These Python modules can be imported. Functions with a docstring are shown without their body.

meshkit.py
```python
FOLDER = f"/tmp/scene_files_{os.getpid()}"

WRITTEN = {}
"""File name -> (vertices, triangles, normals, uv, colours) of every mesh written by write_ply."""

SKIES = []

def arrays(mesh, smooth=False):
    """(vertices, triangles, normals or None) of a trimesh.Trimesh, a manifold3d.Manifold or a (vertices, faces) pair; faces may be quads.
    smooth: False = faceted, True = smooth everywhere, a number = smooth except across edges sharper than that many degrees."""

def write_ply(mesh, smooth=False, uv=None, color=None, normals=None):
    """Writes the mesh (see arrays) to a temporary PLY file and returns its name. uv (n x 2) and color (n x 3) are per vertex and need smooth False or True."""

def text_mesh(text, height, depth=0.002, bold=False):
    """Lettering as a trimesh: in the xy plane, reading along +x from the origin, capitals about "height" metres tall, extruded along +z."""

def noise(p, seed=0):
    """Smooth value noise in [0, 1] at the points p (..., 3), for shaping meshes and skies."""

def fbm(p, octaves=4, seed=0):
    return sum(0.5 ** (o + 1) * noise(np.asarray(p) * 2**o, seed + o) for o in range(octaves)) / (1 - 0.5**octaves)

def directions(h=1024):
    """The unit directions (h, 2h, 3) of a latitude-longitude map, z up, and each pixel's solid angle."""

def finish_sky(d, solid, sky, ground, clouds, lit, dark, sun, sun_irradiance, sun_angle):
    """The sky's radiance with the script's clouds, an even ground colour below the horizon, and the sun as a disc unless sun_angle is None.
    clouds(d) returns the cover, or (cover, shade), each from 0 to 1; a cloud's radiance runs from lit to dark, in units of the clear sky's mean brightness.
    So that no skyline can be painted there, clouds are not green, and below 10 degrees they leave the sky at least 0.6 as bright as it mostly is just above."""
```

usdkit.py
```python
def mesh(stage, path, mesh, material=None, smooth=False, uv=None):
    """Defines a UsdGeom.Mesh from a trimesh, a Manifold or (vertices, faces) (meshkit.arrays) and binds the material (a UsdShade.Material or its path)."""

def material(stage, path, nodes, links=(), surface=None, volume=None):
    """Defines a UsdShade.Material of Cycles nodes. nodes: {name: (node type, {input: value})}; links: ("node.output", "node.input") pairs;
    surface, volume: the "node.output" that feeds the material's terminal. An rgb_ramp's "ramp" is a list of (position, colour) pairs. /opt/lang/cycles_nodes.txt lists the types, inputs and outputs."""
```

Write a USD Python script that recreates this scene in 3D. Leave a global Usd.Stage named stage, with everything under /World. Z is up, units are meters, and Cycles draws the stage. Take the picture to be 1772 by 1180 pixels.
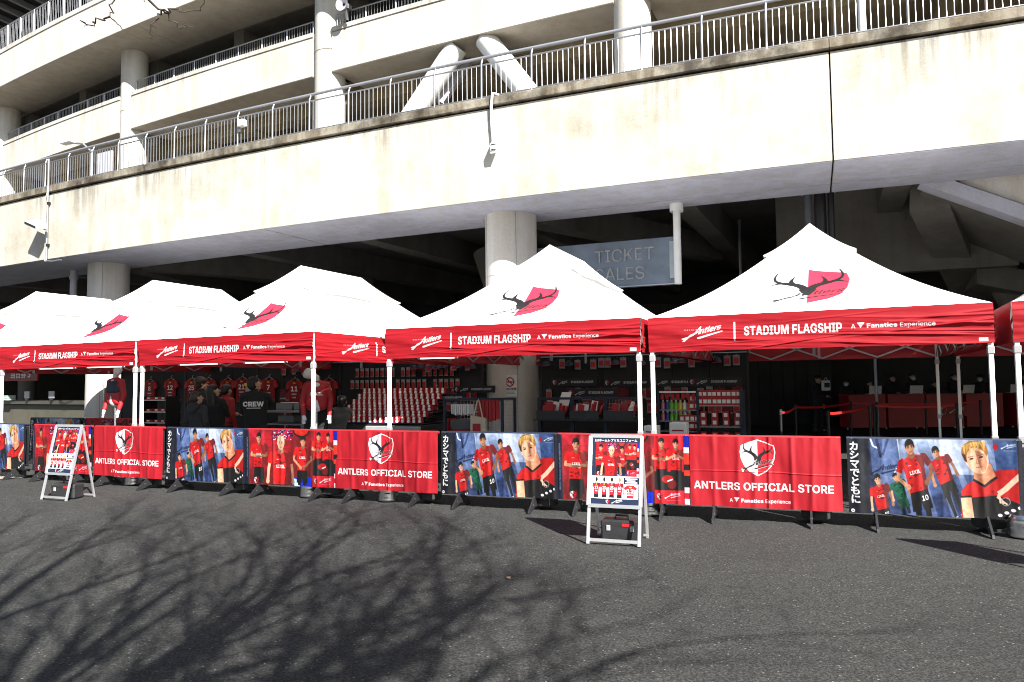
import math, random, glob
import numpy as np, trimesh, usdkit, meshkit
import manifold3d as m3
from pxr import Gf, Sdf, Usd, UsdGeom, UsdLux, UsdShade, Vt
from PIL import Image, ImageDraw, ImageFilter, ImageFont

stage = Usd.Stage.CreateInMemory()
UsdGeom.SetStageUpAxis(stage, UsdGeom.Tokens.z)
UsdGeom.SetStageMetersPerUnit(stage, 1.0)
UsdGeom.Xform.Define(stage, '/World')
stage.SetDefaultPrim(stage.GetPrimAtPath('/World'))
PI = math.pi
rng = np.random.default_rng(7)
random.seed(7)

# ------------------------------------------------------------------ camera, sky, sun, exposure
EYE, PITCH, ROLL = 1.60, math.atan(74 / 1300), 0.011
EXPOSURE = 1.55
SUN_EL, SUN_DIR = math.radians(36), np.array([0.447, -0.894])
cam = UsdGeom.Camera.Define(stage, '/World/camera')
cam.CreateHorizontalApertureAttr(36.0); cam.CreateVerticalApertureAttr(36.0 * 682 / 1024)
cam.CreateFocalLengthAttr(36.0 * 1300 / 1772)
cam.CreateClippingRangeAttr(Gf.Vec2f(0.05, 2000))
cam.CreateExposureAttr(EXPOSURE)
_w = np.array([0, math.cos(PITCH), math.sin(PITCH)]); _u0 = np.array([0, -math.sin(PITCH), math.cos(PITCH)]); _r0 = np.array([1.0, 0, 0])
_r = math.cos(ROLL) * _r0 - math.sin(ROLL) * _u0; _u = math.sin(ROLL) * _r0 + math.cos(ROLL) * _u0
cam.AddTransformOp().Set(Gf.Matrix4d(*[*_r, 0, *_u, 0, *(-_w), 0, 0, 0, EYE, 1]))

SKY_STRENGTH, SUN_INTENSITY = 0.05, 1.25
sunv = np.array([SUN_DIR[0] * math.cos(SUN_EL), SUN_DIR[1] * math.cos(SUN_EL), math.sin(SUN_EL)]); sunv /= np.linalg.norm(sunv)
sky_m = usdkit.material(stage, '/World/Looks/sky', {
    'sky': ('sky_texture', {'sky_type': 'single_scattering', 'sun_disc': False, 'sun_elevation': SUN_EL, 'sun_rotation': math.atan2(sunv[0], sunv[1])}),
    'bg': ('background_shader', {'strength': SKY_STRENGTH})}, [('sky.color', 'bg.color')], surface='bg.background')
dome = UsdLux.DomeLight.Define(stage, '/World/sky')
UsdShade.MaterialBindingAPI.Apply(dome.GetPrim()).Bind(sky_m)
dome.GetPrim().SetCustomDataByKey('kind', 'structure')
sun = UsdLux.DistantLight.Define(stage, '/World/sun')
sun.CreateIntensityAttr(SUN_INTENSITY); sun.CreateAngleAttr(0.5); sun.CreateNormalizeAttr(True); sun.CreateColorAttr(Gf.Vec3f(1.0, 0.955, 0.89))
_x = np.cross([0, 0, 1.0], sunv); _x /= np.linalg.norm(_x); _y = np.cross(sunv, _x)
sun.AddTransformOp().Set(Gf.Matrix4d(*[*_x, 0, *_y, 0, *sunv, 0, 0, 0, 30, 1]))

# ------------------------------------------------------------------ naming and tagging
_counts = {}
def numbered(parent, name):
    k = (str(parent), name); n = _counts.get(k, -1) + 1; _counts[k] = n
    return f'{parent}/{name}' if n == 0 else f'{parent}/{name}_{n:03d}'
_frames = {}
def tag(p, label=None, cat=None, group=None, kind=None):
    p = p if isinstance(p, Usd.Prim) else p.GetPrim()
    for k, v in (('label', label), ('category', cat), ('group', group), ('kind', kind)):
        if v: p.SetCustomDataByKey(k, v)
    return p
def thing(name, label, cat, loc=(0, 0, 0), rz=0.0, group=None, kind=None):
    path = numbered('/World', name)
    x = UsdGeom.Xform.Define(stage, path); x.AddTranslateOp().Set(Gf.Vec3d(*map(float, loc))); x.AddRotateZOp().Set(math.degrees(rz))
    _frames[path] = (np.array(loc, float), rz)
    return tag(x, label, cat, group, kind)
def sub(name, parent, label=None):
    x = UsdGeom.Xform.Define(stage, numbered(parent.GetPath(), name)); tag(x, label)
    top = '/'.join(str(parent.GetPath()).split('/')[:3]); _frames[str(x.GetPath())] = _frames[top]
    return x.GetPrim()
def arrays(m):
    if isinstance(m, MB): return m.get()
    if hasattr(m, 'to_mesh'):
        q = m.to_mesh(); return np.array(q.vert_properties[:, :3], float), np.array(q.tri_verts)
    if hasattr(m, 'faces'): return np.array(m.vertices, float), np.array(m.faces)
    return np.asarray(m[0], float), np.asarray(m[1], int)
def obj(name, m, material, parent=None, smooth=False, world=False, label=None, cat=None, group=None, kind=None, colors=None):
    pp = '/World' if parent is None else str(parent.GetPath())
    v, f = arrays(m)
    if world and parent is not None:
        loc, rz = _frames['/'.join(pp.split('/')[:3])]
        d = v - loc; c, s = math.cos(-rz), math.sin(-rz)
        v = np.stack([d[:, 0] * c - d[:, 1] * s, d[:, 0] * s + d[:, 1] * c, d[:, 2]], 1)
    g = usdkit.mesh(stage, numbered(pp, name), (v, f), M[material] if isinstance(material, str) else material, smooth=smooth)
    if colors is not None:
        UsdGeom.PrimvarsAPI(g).CreatePrimvar('print', Sdf.ValueTypeNames.Color3fArray, 'vertex').Set(Vt.Vec3fArray.FromNumpy(np.asarray(colors, np.float32)))
    return tag(g, label, cat, group, kind)
def dup(root, loc, rz, label, group=None, name=None):
    was = root.GetCustomData()
    r = thing(name or root.GetName().rstrip('0123456789').rstrip('_'), label, was['category'], loc, rz, group or was.get('group'))
    r.GetReferences().AddInternalReference(root.GetPath()); r.SetInstanceable(True)
    return r

# ------------------------------------------------------------------ mesh helpers
class MB:
    def __init__(s): s.v, s.f, s.n = [], [], 0
    def add(s, v, f):
        v, f = np.asarray(v, float), np.asarray(f, int)
        if f.shape[1] == 4: f = np.vstack([f[:, [0, 1, 2]], f[:, [0, 2, 3]]])
        s.v.append(v); s.f.append(f + s.n); s.n += len(v); return s
    def get(s): return np.vstack(s.v), np.vstack(s.f)
    def box(s, x0, x1, y0, y1, z0, z1, ch=0.0):
        if ch:
            c = ch; P = []
            for X, sx in ((x0, 1), (x1, -1)):
                for Y, sy in ((y0, 1), (y1, -1)):
                    for Z, sz in ((z0, 1), (z1, -1)):
                        P += [(X + sx * c, Y + sy * c, Z), (X + sx * c, Y, Z + sz * c), (X, Y + sy * c, Z + sz * c)]
            return s.add(*arrays(m3.Manifold.hull_points(np.array(P))))
        v = [(x, y, z) for x in (x0, x1) for y in (y0, y1) for z in (z0, z1)]
        return s.add(v, [(0, 1, 3, 2), (4, 6, 7, 5), (0, 4, 5, 1), (2, 3, 7, 6), (0, 2, 6, 4), (1, 5, 7, 3)])
    def bar(s, a, b, w, d=None, up=(0, 0, 1)):
        a, b = np.array(a, float), np.array(b, float); d = w if d is None else d
        t = b - a; t /= np.linalg.norm(t); u = np.array(up, float)
        if abs(t @ u) > .98: u = np.array([0, 1.0, 0])
        x = np.cross(t, u); x /= np.linalg.norm(x); y = np.cross(x, t)
        v = [p + sx * w / 2 * x + sy * d / 2 * y for p in (a, b) for sx, sy in ((-1, -1), (1, -1), (1, 1), (-1, 1))]
        return s.add(v, [(0, 1, 5, 4), (1, 2, 6, 5), (2, 3, 7, 6), (3, 0, 4, 7), (3, 2, 1, 0), (4, 5, 6, 7)])
    def tube(s, pts, r, n=8):
        p = np.array(pts, float); r = np.broadcast_to(np.asarray(r, float), (len(p),))
        t = np.gradient(p, axis=0); t /= np.maximum(np.linalg.norm(t, axis=1, keepdims=True), 1e-9)
        u = np.array([0, 0, 1.0]) if abs(t[0][2]) < .9 else np.array([1.0, 0, 0])
        x = np.cross(t[0], u); x /= np.linalg.norm(x); V = []
        a = np.arange(n) / n * 2 * PI
        for i in range(len(p)):
            x = x - (x @ t[i]) * t[i]; x /= np.linalg.norm(x); y = np.cross(t[i], x)
            V.append(p[i] + r[i] * (np.cos(a)[:, None] * x + np.sin(a)[:, None] * y))
        k = len(p); V = np.vstack(V + [p[:1], p[-1:]]); F = []
        for i in range(k - 1):
            for j in range(n):
                q = (j + 1) % n; F += [(i*n+j, i*n+q, (i+1)*n+q), (i*n+j, (i+1)*n+q, (i+1)*n+j)]
        for j in range(n):
            q = (j + 1) % n; F += [(q, j, k*n), ((k-1)*n+j, (k-1)*n+q, k*n+1)]
        return s.add(V, F)
    def lathe(s, prof, c=(0, 0, 0), n=20):
        a = np.arange(n) / n * 2 * PI; V = [(c[0] + r * math.cos(t), c[1] + r * math.sin(t), c[2] + z) for r, z in prof for t in a]
        F = [(i*n+j, i*n+(j+1) % n, (i+1)*n+(j+1) % n, (i+1)*n+j) for i in range(len(prof)-1) for j in range(n)]
        return s.add(V, F)
    def ball(s, c, r, sub=1):
        q = trimesh.creation.icosphere(subdivisions=sub); return s.add(q.vertices * np.asarray(r) + np.asarray(c), q.faces)
    def poly(s, pts, y0, y1):            # polygon in xz, extruded along y
        from shapely.geometry import Polygon
        e = trimesh.creation.extrude_polygon(Polygon(pts), y1 - y0, engine='earcut'); v = np.array(e.vertices)
        return s.add(np.stack([v[:, 0], y1 - v[:, 2], v[:, 1]], 1), np.array(e.faces))
def B(*a, **k): return MB().box(*a, **k)

# ------------------------------------------------------------------ materials
M = {}
def mat(name, color, rough=0.6, metallic=0.0, var=0.12, scale=8.0, bump=0.0, bscale=60.0, spec=0.5, **extra):
    n = {'g': ('geometry', {}), 'n': ('noise_texture', {'scale': scale, 'detail': 4.0}),
         'r': ('rgb_ramp', {'ramp': [(0.25, tuple(c * (1 - var) for c in color)), (0.75, tuple(min(c * (1 + var), .95) for c in color))]}),
         'p': ('principled_bsdf', {'roughness': rough, 'metallic': metallic, 'specular_ior_level': spec, **extra})}
    l = [('g.position', 'n.vector'), ('n.fac', 'r.fac'), ('r.color', 'p.base_color')]
    if bump:
        n['b'] = ('noise_texture', {'scale': bscale, 'detail': 3.0}); n['bp'] = ('bump', {'strength': bump, 'distance': 0.01})
        l += [('g.position', 'b.vector'), ('b.fac', 'bp.height'), ('bp.normal', 'p.normal')]
    M[name] = usdkit.material(stage, '/World/Looks/' + name, n, l, surface='p.BSDF'); return M[name]

def concrete(name, light, dark, streak=0.0, zt=7.0, zspan=0.9, tint=(0.42, 0.36, 0.27)):
    # pale board-marked concrete: clouding, vertical run-off marks, faint form lines; streak adds dirty runs below the edge at zt
    n = {'g': ('geometry', {}), 'sx': ('separate_xyz', {}),
         'n1': ('noise_texture', {'scale': 0.9, 'detail': 8.0, 'roughness': 0.74}),
         'mp': ('mapping', {'scale': (3.2, 3.2, 0.22)}), 'n2': ('noise_texture', {'scale': 1.0, 'detail': 5.0, 'roughness': 0.6}),
         'n3': ('noise_texture', {'scale': 35.0, 'detail': 4.0}),
         'r1': ('rgb_ramp', {'ramp': [(0.40, dark), (0.58, light)] if name == 'dirty_coping' else [(0.30, dark), (0.62, light)]}),
         'r2': ('rgb_ramp', {'ramp': [(0.40, tuple(min(a / b, c) for a, b, c in zip(tint, light, (.80, .74, .64)))), (0.56, (1, 1, 1))]}),
         'm1': ('mix_color', {'blend_type': 'multiply', 'fac': 0.36 + 0.55 * (name == 'dirty_coping')}),
         'r3': ('rgb_ramp', {'ramp': [(0.3, (0.86, 0.86, 0.86)), (0.7, (1.05, 1.05, 1.05))]}),
         'm2': ('mix_color', {'blend_type': 'multiply', 'fac': 0.8}),
         'p': ('principled_bsdf', {'roughness': 0.85, 'specular_ior_level': 0.25}),
         'bp': ('bump', {'strength': 0.25, 'distance': 0.01})}
    l = [('g.position', 'n1.vector'), ('n1.fac', 'r1.fac'), ('g.position', 'mp.vector'), ('mp.vector', 'n2.vector'), ('n2.fac', 'r2.fac'),
         ('r1.color', 'm1.a'), ('r2.color', 'm1.b'), ('g.position', 'n3.vector'), ('n3.fac', 'r3.fac'), ('m1.result', 'm2.a'), ('r3.color', 'm2.b'),
         ('n3.fac', 'bp.height'), ('bp.normal', 'p.normal'), ('g.position', 'sx.vector')]
    out = 'm2.result'
    if streak:
        n.update({'mp4': ('mapping', {'scale': (7.0, 7.0, 0.35)}), 'n4': ('noise_texture', {'scale': 1.0, 'detail': 6.0, 'roughness': 0.7}),
                  'n5': ('noise_texture', {'scale': 0.55, 'detail': 2.0}),
                  'r4': ('map_range', {'from_min': 0.44, 'from_max': 0.60, 'to_min': 0.0, 'to_max': 1.0, 'clamp': True}),
                  'r5': ('map_range', {'from_min': 0.44, 'from_max': 0.58, 'to_min': 0.0, 'to_max': 1.0, 'clamp': True}),
                  'rz': ('map_range', {'from_min': zt - zspan, 'from_max': zt, 'to_min': 0.0, 'to_max': 1.0, 'clamp': True}),
                  'pz': ('math', {'math_type': 'power', 'value2': 2.0}),
                  'x1': ('math', {'math_type': 'multiply'}), 'x2': ('math', {'math_type': 'multiply'}), 'x3': ('math', {'math_type': 'multiply', 'value2': streak}),
                  'm5': ('mix_color', {'blend_type': 'mix', 'b': (0.05, 0.047, 0.042)})})
        l += [('g.position', 'mp4.vector'), ('mp4.vector', 'n4.vector'), ('n4.fac', 'r4.value'), ('g.position', 'n5.vector'), ('n5.fac', 'r5.value'),
              ('sx.z', 'rz.value'), ('rz.result', 'pz.value1'), ('r4.result', 'x1.value1'), ('pz.value', 'x1.value2'), ('x1.value', 'x2.value1'), ('r5.result', 'x2.value2'),
              ('x2.value', 'x3.value1'), ('m2.result', 'm5.a'), ('x3.value', 'm5.fac')]
        out = 'm5.result'
    l.append((out, 'p.base_color'))
    M[name] = usdkit.material(stage, '/World/Looks/' + name, n, l, surface='p.BSDF')
concrete('fascia_concrete', (0.51, 0.495, 0.448), (0.345, 0.32, 0.265), 0.62, 7.04, 1.5)
concrete('pale_concrete', (0.58, 0.57, 0.535), (0.46, 0.44, 0.395), 0.6, 11.7, 0.8)
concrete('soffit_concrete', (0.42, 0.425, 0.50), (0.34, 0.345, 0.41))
concrete('upper_concrete', (0.58, 0.57, 0.535), (0.49, 0.47, 0.425), 0.4, 14.65, 0.6)
concrete('upper_column_concrete', (0.60, 0.59, 0.56), (0.53, 0.515, 0.48))
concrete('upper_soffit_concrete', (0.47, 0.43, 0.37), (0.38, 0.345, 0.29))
concrete('column_concrete', (0.60, 0.58, 0.555), (0.52, 0.50, 0.475))
concrete('dirty_coping', (0.29, 0.265, 0.215), (0.075, 0.066, 0.052), 1.0, 7.9, 1.6, (0.16, 0.13, 0.09))
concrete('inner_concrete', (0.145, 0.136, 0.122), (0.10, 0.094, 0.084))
concrete('brown_concrete', (0.33, 0.275, 0.18), (0.25, 0.205, 0.13))
mat('steel', (0.40, 0.41, 0.43), 0.42, 0.85, 0.1, 5)
mat('steel_bright', (0.72, 0.72, 0.73), 0.25, 1.0, 0.05, 6)
mat('rail_grey', (0.33, 0.34, 0.37), 0.45, 0.5, 0.1, 3)
mat('aluminium', (0.74, 0.75, 0.77), 0.38, 0.75, 0.05, 9)
mat('pole_white', (0.72, 0.72, 0.70), 0.4, 0.2, 0.06, 5)
mat('white_paint', (0.74, 0.74, 0.73), 0.5, 0.0, 0.06, 6)
mat('grey_paint', (0.42, 0.42, 0.46), 0.5, 0.0, 0.06, 6)
mat('black_plastic', (0.018, 0.018, 0.02), 0.5, 0.0, 0.2, 20)
mat('drain_dark', (0.07, 0.075, 0.09), 0.5)
mat('rubber', (0.022, 0.022, 0.022), 0.75, 0.0, 0.25, 30, 0.2)
mat('black_metal', (0.02, 0.02, 0.023), 0.42, 0.3, 0.15, 20)
mat('navy', (0.012, 0.018, 0.040), 0.6, 0.0, 0.1, 12)
mat('dark_board', (0.009, 0.009, 0.011), 0.7, 0.0, 0.2, 4)
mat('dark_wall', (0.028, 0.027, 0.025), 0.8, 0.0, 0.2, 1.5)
mat('gap_dark', (0.015, 0.014, 0.013), 0.9, 0.0, 0.1, 3)
mat('red_cloth', (0.34, 0.010, 0.016), 0.62, 0.0, 0.10, 6, 0.15, 300)
mat('red_board', (0.30, 0.008, 0.016), 0.5, 0.0, 0.08, 4)
mat('red_box', (0.36, 0.012, 0.016), 0.45, 0.0, 0.15, 12)
mat('red_belt', (0.55, 0.015, 0.015), 0.6, 0.0, 0.08, 12)
mat('white_cloth', (0.80, 0.80, 0.80), 0.7, 0.0, 0.02, 3, 0.1, 250, 0.2)
M['white_cloth'] = usdkit.material(stage, '/World/Looks/white_tent_cloth', {'p': ('principled_bsdf', {'base_color': (.80, .80, .80), 'roughness': .7, 'specular_ior_level': .2}), 't': ('translucent_bsdf', {'color': (.85, .83, .80)}), 'mx': ('mix_closure', {'fac': .20}), 'g': ('geometry', {}), 'n': ('noise_texture', {'scale': 250.0}), 'bp': ('bump', {'strength': .1, 'distance': .004})},
    [('p.BSDF', 'mx.closure1'), ('t.BSDF', 'mx.closure2'), ('g.position', 'n.vector'), ('n.fac', 'bp.height'), ('bp.normal', 'p.normal')], surface='mx.closure')
mat('white_plastic', (0.75, 0.75, 0.74), 0.4, 0.0, 0.04, 9)
mat('grey_plastic', (0.30, 0.30, 0.31), 0.4, 0.0, 0.08, 9)
mat('shelf_grey', (0.28, 0.28, 0.29), 0.4, 0.4, 0.08, 9)
mat('canvas', (0.55, 0.47, 0.36), 0.8, 0.0, 0.1, 20, 0.3, 200)
mat('skin', (0.50, 0.30, 0.21), 0.55, 0.0, 0.06, 20)
mat('mannequin_white', (0.66, 0.65, 0.66), 0.5, 0.0, 0.04, 10)
mat('black_hair', (0.012, 0.010, 0.009), 0.45, 0.0, 0.3, 40)
mat('brown_hair', (0.035, 0.022, 0.015), 0.45, 0.0, 0.3, 40)
mat('charcoal_cloth', (0.024, 0.025, 0.028), 0.85, 0.0, 0.15, 15, 0.3, 120)
mat('black_cloth', (0.010, 0.010, 0.011), 0.85, 0.0, 0.2, 15, 0.3, 120)
mat('grey_cloth', (0.085, 0.088, 0.09), 0.85, 0.0, 0.12, 15, 0.3, 120)
mat('dark_cloth', (0.016, 0.016, 0.020), 0.85, 0.0, 0.2, 15)
mat('bark', (0.060, 0.045, 0.034), 0.85, 0.0, 0.35, 14, 0.6, 50)
mat('green_plastic', (0.16, 0.50, 0.05), 0.4); mat('yellow_plastic', (0.70, 0.55, 0.03), 0.4)
mat('orange_plastic', (0.75, 0.12, 0.03), 0.4); mat('blue_plastic', (0.02, 0.06, 0.30), 0.4); mat('pink_plastic', (0.6, 0.2, 0.3), 0.4)
mat('kerb_concrete', (0.30, 0.28, 0.24), 0.85, 0.0, 0.15, 6, 0.3, 60)
mat('dark_eye', (0.01, 0.01, 0.01), 0.3)
mat('dry_leaf', (0.16, 0.11, 0.07), 0.8)
M['lit_tube'] = usdkit.material(stage, '/World/Looks/lit_tube', {'p': ('principled_bsdf', {'base_color': (0.8, 0.8, 0.78), 'roughness': 0.4, 'emission_color': (1.0, 0.95, 0.82), 'emission_strength': 0.55})}, [], surface='p.BSDF')
def print_mat(name, rough=0.6, spec=0.35, bump=0.12):
    M[name] = usdkit.material(stage, '/World/Looks/' + name, {'a': ('attribute', {'attribute': 'print'}), 'g': ('geometry', {}), 'n': ('noise_texture', {'scale': 260.0, 'detail': 2.0}),
        'bp': ('bump', {'strength': bump, 'distance': 0.003}), 'p': ('principled_bsdf', {'roughness': rough, 'specular_ior_level': spec})},
        [('a.color', 'p.base_color'), ('g.position', 'n.vector'), ('n.fac', 'bp.height'), ('bp.normal', 'p.normal')], surface='p.BSDF')
print_mat('printed_cloth', 0.6, 0.3); print_mat('printed_board', 0.45, 0.4, 0.0)
def mk_asphalt():
    n = {'g': ('geometry', {}), 'big': ('noise_texture', {'scale': 0.35, 'detail': 5.0, 'roughness': 0.6}), 'mid': ('noise_texture', {'scale': 6.0, 'detail': 4.0, 'roughness': 0.7}),
         'fine': ('noise_texture', {'scale': 62.0, 'detail': 4.0, 'roughness': 0.75}), 'vor': ('voronoi_texture', {'scale': 55.0, 'feature': 'f1'}),
         'rf': ('rgb_ramp', {'ramp': [(0.32, (0.008, 0.0082, 0.0082)), (0.50, (0.034, 0.0355, 0.0350)), (0.70, (0.096, 0.099, 0.094))]}),
         'rb': ('rgb_ramp', {'ramp': [(0.3, (0.80, 0.80, 0.80)), (0.7, (1.18, 1.17, 1.14))]}), 'rm': ('rgb_ramp', {'ramp': [(0.3, (0.85, 0.85, 0.85)), (0.7, (1.12, 1.12, 1.12))]}),
         'm1': ('mix_color', {'blend_type': 'multiply', 'fac': 1.0, 'use_clamp': False}), 'm2': ('mix_color', {'blend_type': 'multiply', 'fac': 1.0, 'use_clamp': False}),
         'sc': ('separate_color', {}), 'peb': ('math', {'math_type': 'greater_than', 'value2': 0.975}), 'ins': ('math', {'math_type': 'less_than', 'value2': 0.36}), 'pm': ('math', {'math_type': 'multiply'}),
         'm3': ('mix_color', {'blend_type': 'mix', 'b': (0.20, 0.19, 0.17)}),
         'bp': ('bump', {'strength': 0.75, 'distance': 0.012}), 'p': ('principled_bsdf', {'roughness': 0.88, 'specular_ior_level': 0.3})}
    l = [('g.position', x + '.vector') for x in ('big', 'mid', 'fine', 'vor')] + [('fine.fac', 'rf.fac'), ('big.fac', 'rb.fac'), ('mid.fac', 'rm.fac'), ('rf.color', 'm1.a'), ('rb.color', 'm1.b'),
         ('m1.result', 'm2.a'), ('rm.color', 'm2.b'), ('vor.color', 'sc.color'), ('sc.r', 'peb.value1'), ('vor.distance', 'ins.value1'), ('peb.value', 'pm.value1'), ('ins.value', 'pm.value2'),
         ('pm.value', 'm3.fac'), ('m2.result', 'm3.a'), ('m3.result', 'p.base_color'), ('fine.fac', 'bp.height'), ('bp.normal', 'p.normal')]
    M['asphalt'] = usdkit.material(stage, '/World/Looks/asphalt', n, l, surface='p.BSDF')
mk_asphalt()

# ------------------------------------------------------------------ the ground
gx = np.concatenate([[-900, -200, -60], np.linspace(-30, 30, 61), [60, 200, 900]]); gy = np.concatenate([[-900, -200, -60], np.linspace(-20, 45, 66), [90, 200, 900]])
GX, GY = np.meshgrid(gx, gy, indexing='ij'); nx_, ny_ = len(gx), len(gy)
gz = np.where((abs(GX) < 29) & (GY > -19) & (GY < 44), 0.012 * (meshkit.fbm(np.stack([GX * .35, GY * .35, GX * 0], -1), 3, 2) - .5), 0)
idx = np.arange(nx_ * ny_).reshape(nx_, ny_)
obj('asphalt_ground', (np.stack([GX, GY, gz - 0.006], -1).reshape(-1, 3), np.stack([idx[:-1, :-1], idx[1:, :-1], idx[1:, 1:], idx[:-1, 1:]], -1).reshape(-1, 4)), 'asphalt', smooth=True, kind='structure')

# ------------------------------------------------------------------ arcs of the round building
C1, R1, PHI1 = np.array([69.31, 171.62]), 171.855, 4.297172524870137      # edge of the walkway deck
C2, R2, PHI2 = np.array([65.55, 154.06]), 150.965, 4.262853756108937      # upper storeys, set back
def arc(s, n, which=1):
    C, R, P0 = (C1, R1, PHI1) if which == 1 else (C2, R2, PHI2)
    a = P0 + np.asarray(s, float) / R
    return np.stack([C[0] + (R + np.asarray(n)) * np.cos(a), C[1] + (R + np.asarray(n)) * np.sin(a)], -1)
def heading(s, which=1):                                  # rotation that turns local +x along the wall and local -y outward
    R, P0 = (R1, PHI1) if which == 1 else (R2, PHI2)
    return P0 + s / R + PI / 2 - 2 * PI
def sweep(prof, s0, s1, which=1, step=0.9, mb=None):      # closed (n, z) profile swept along the arc
    mb = mb or MB(); k = max(2, int(math.ceil((s1 - s0) / step)) + 1); S = np.linspace(s0, s1, k); p = np.array(prof, float); m = len(p); V = []
    for s in S:
        xy = arc(s, p[:, 0], which); V.append(np.column_stack([xy, p[:, 1]]))
    F = [(i*m+j, (i+1)*m+j, (i+1)*m+(j+1) % m, i*m+(j+1) % m) for i in range(k-1) for j in range(m)]
    V = np.vstack(V); mb.add(V, F)
    from shapely.geometry import Polygon
    tv, tf = trimesh.creation.triangulate_polygon(Polygon(p), engine='earcut')
    order = [int(np.argmin(((p - q) ** 2).sum(1))) for q in tv]; tf = np.array([[order[i] for i in t] for t in tf])
    mb.add(V[:m], tf); mb.add(V[-m:], tf[:, ::-1]); return mb
def arcpt(s, n, z, which=1): return np.array([*arc(s, n, which), z])
def arc_tube(s0, s1, n, z, r, which=1, mb=None, sides=8, step=0.6):
    S = np.linspace(s0, s1, max(2, int((s1 - s0) / step) + 1)); return (mb or MB()).tube([arcpt(s, n, z, which) for s in S], r, sides)

stadium = thing('stadium', 'round pale concrete stadium with stacked open walkways, railings and round columns', 'stadium', (0, 14.4, 0))
def part(name, mesh, m, parent=None, **k): return obj(name, mesh, m, parent or stadium, world=True, **k)
DECK = [(0, 5.2), (0.0, 6.985), (-0.05, 7.0), (-0.05, 7.04), (-0.42, 7.04), (-0.42, 6.6), (-2.15, 6.6), (-2.15, 5.55), (-2.2, 5.52), (-2.2, 5.2)]
JOINTS = [-42.0, -30.0, -18.2, -6.2, 5.765, 17.7, 29.5, 41]
for a, b in zip(JOINTS, JOINTS[1:]):
    part('deck_fascia', sweep(DECK, a + .013, b - .013), 'fascia_concrete', smooth=20)
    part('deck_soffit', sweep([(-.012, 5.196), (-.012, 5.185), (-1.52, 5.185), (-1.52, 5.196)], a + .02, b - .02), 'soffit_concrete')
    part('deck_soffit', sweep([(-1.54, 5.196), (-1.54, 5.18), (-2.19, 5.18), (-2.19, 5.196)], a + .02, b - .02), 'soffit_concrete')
    part('deck_coping', sweep([(0.035, 7.085), (0.035, 7.235), (0.01, 7.255), (-0.40, 7.255), (-0.40, 7.085)], a + .006, b - .006), 'dirty_coping', smooth=20)
part('coping_groove', sweep([(-0.10, 7.042), (-0.10, 7.083), (-0.36, 7.083), (-0.36, 7.042)], -42, 41), 'gap_dark')
for j in JOINTS[1:-1]: part('joint_filler', sweep([(-0.06, 5.26), (-0.06, 6.97), (-0.34, 6.97), (-0.34, 6.65), (-2.0, 6.5), (-2.0, 5.26)], j - .016, j + .016), 'gap_dark')
part('deck_floor', sweep([(-2.16, 6.62), (-2.16, 6.9), (-11.5, 6.9), (-11.5, 6.62)], -42, 41), 'inner_concrete')
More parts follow.
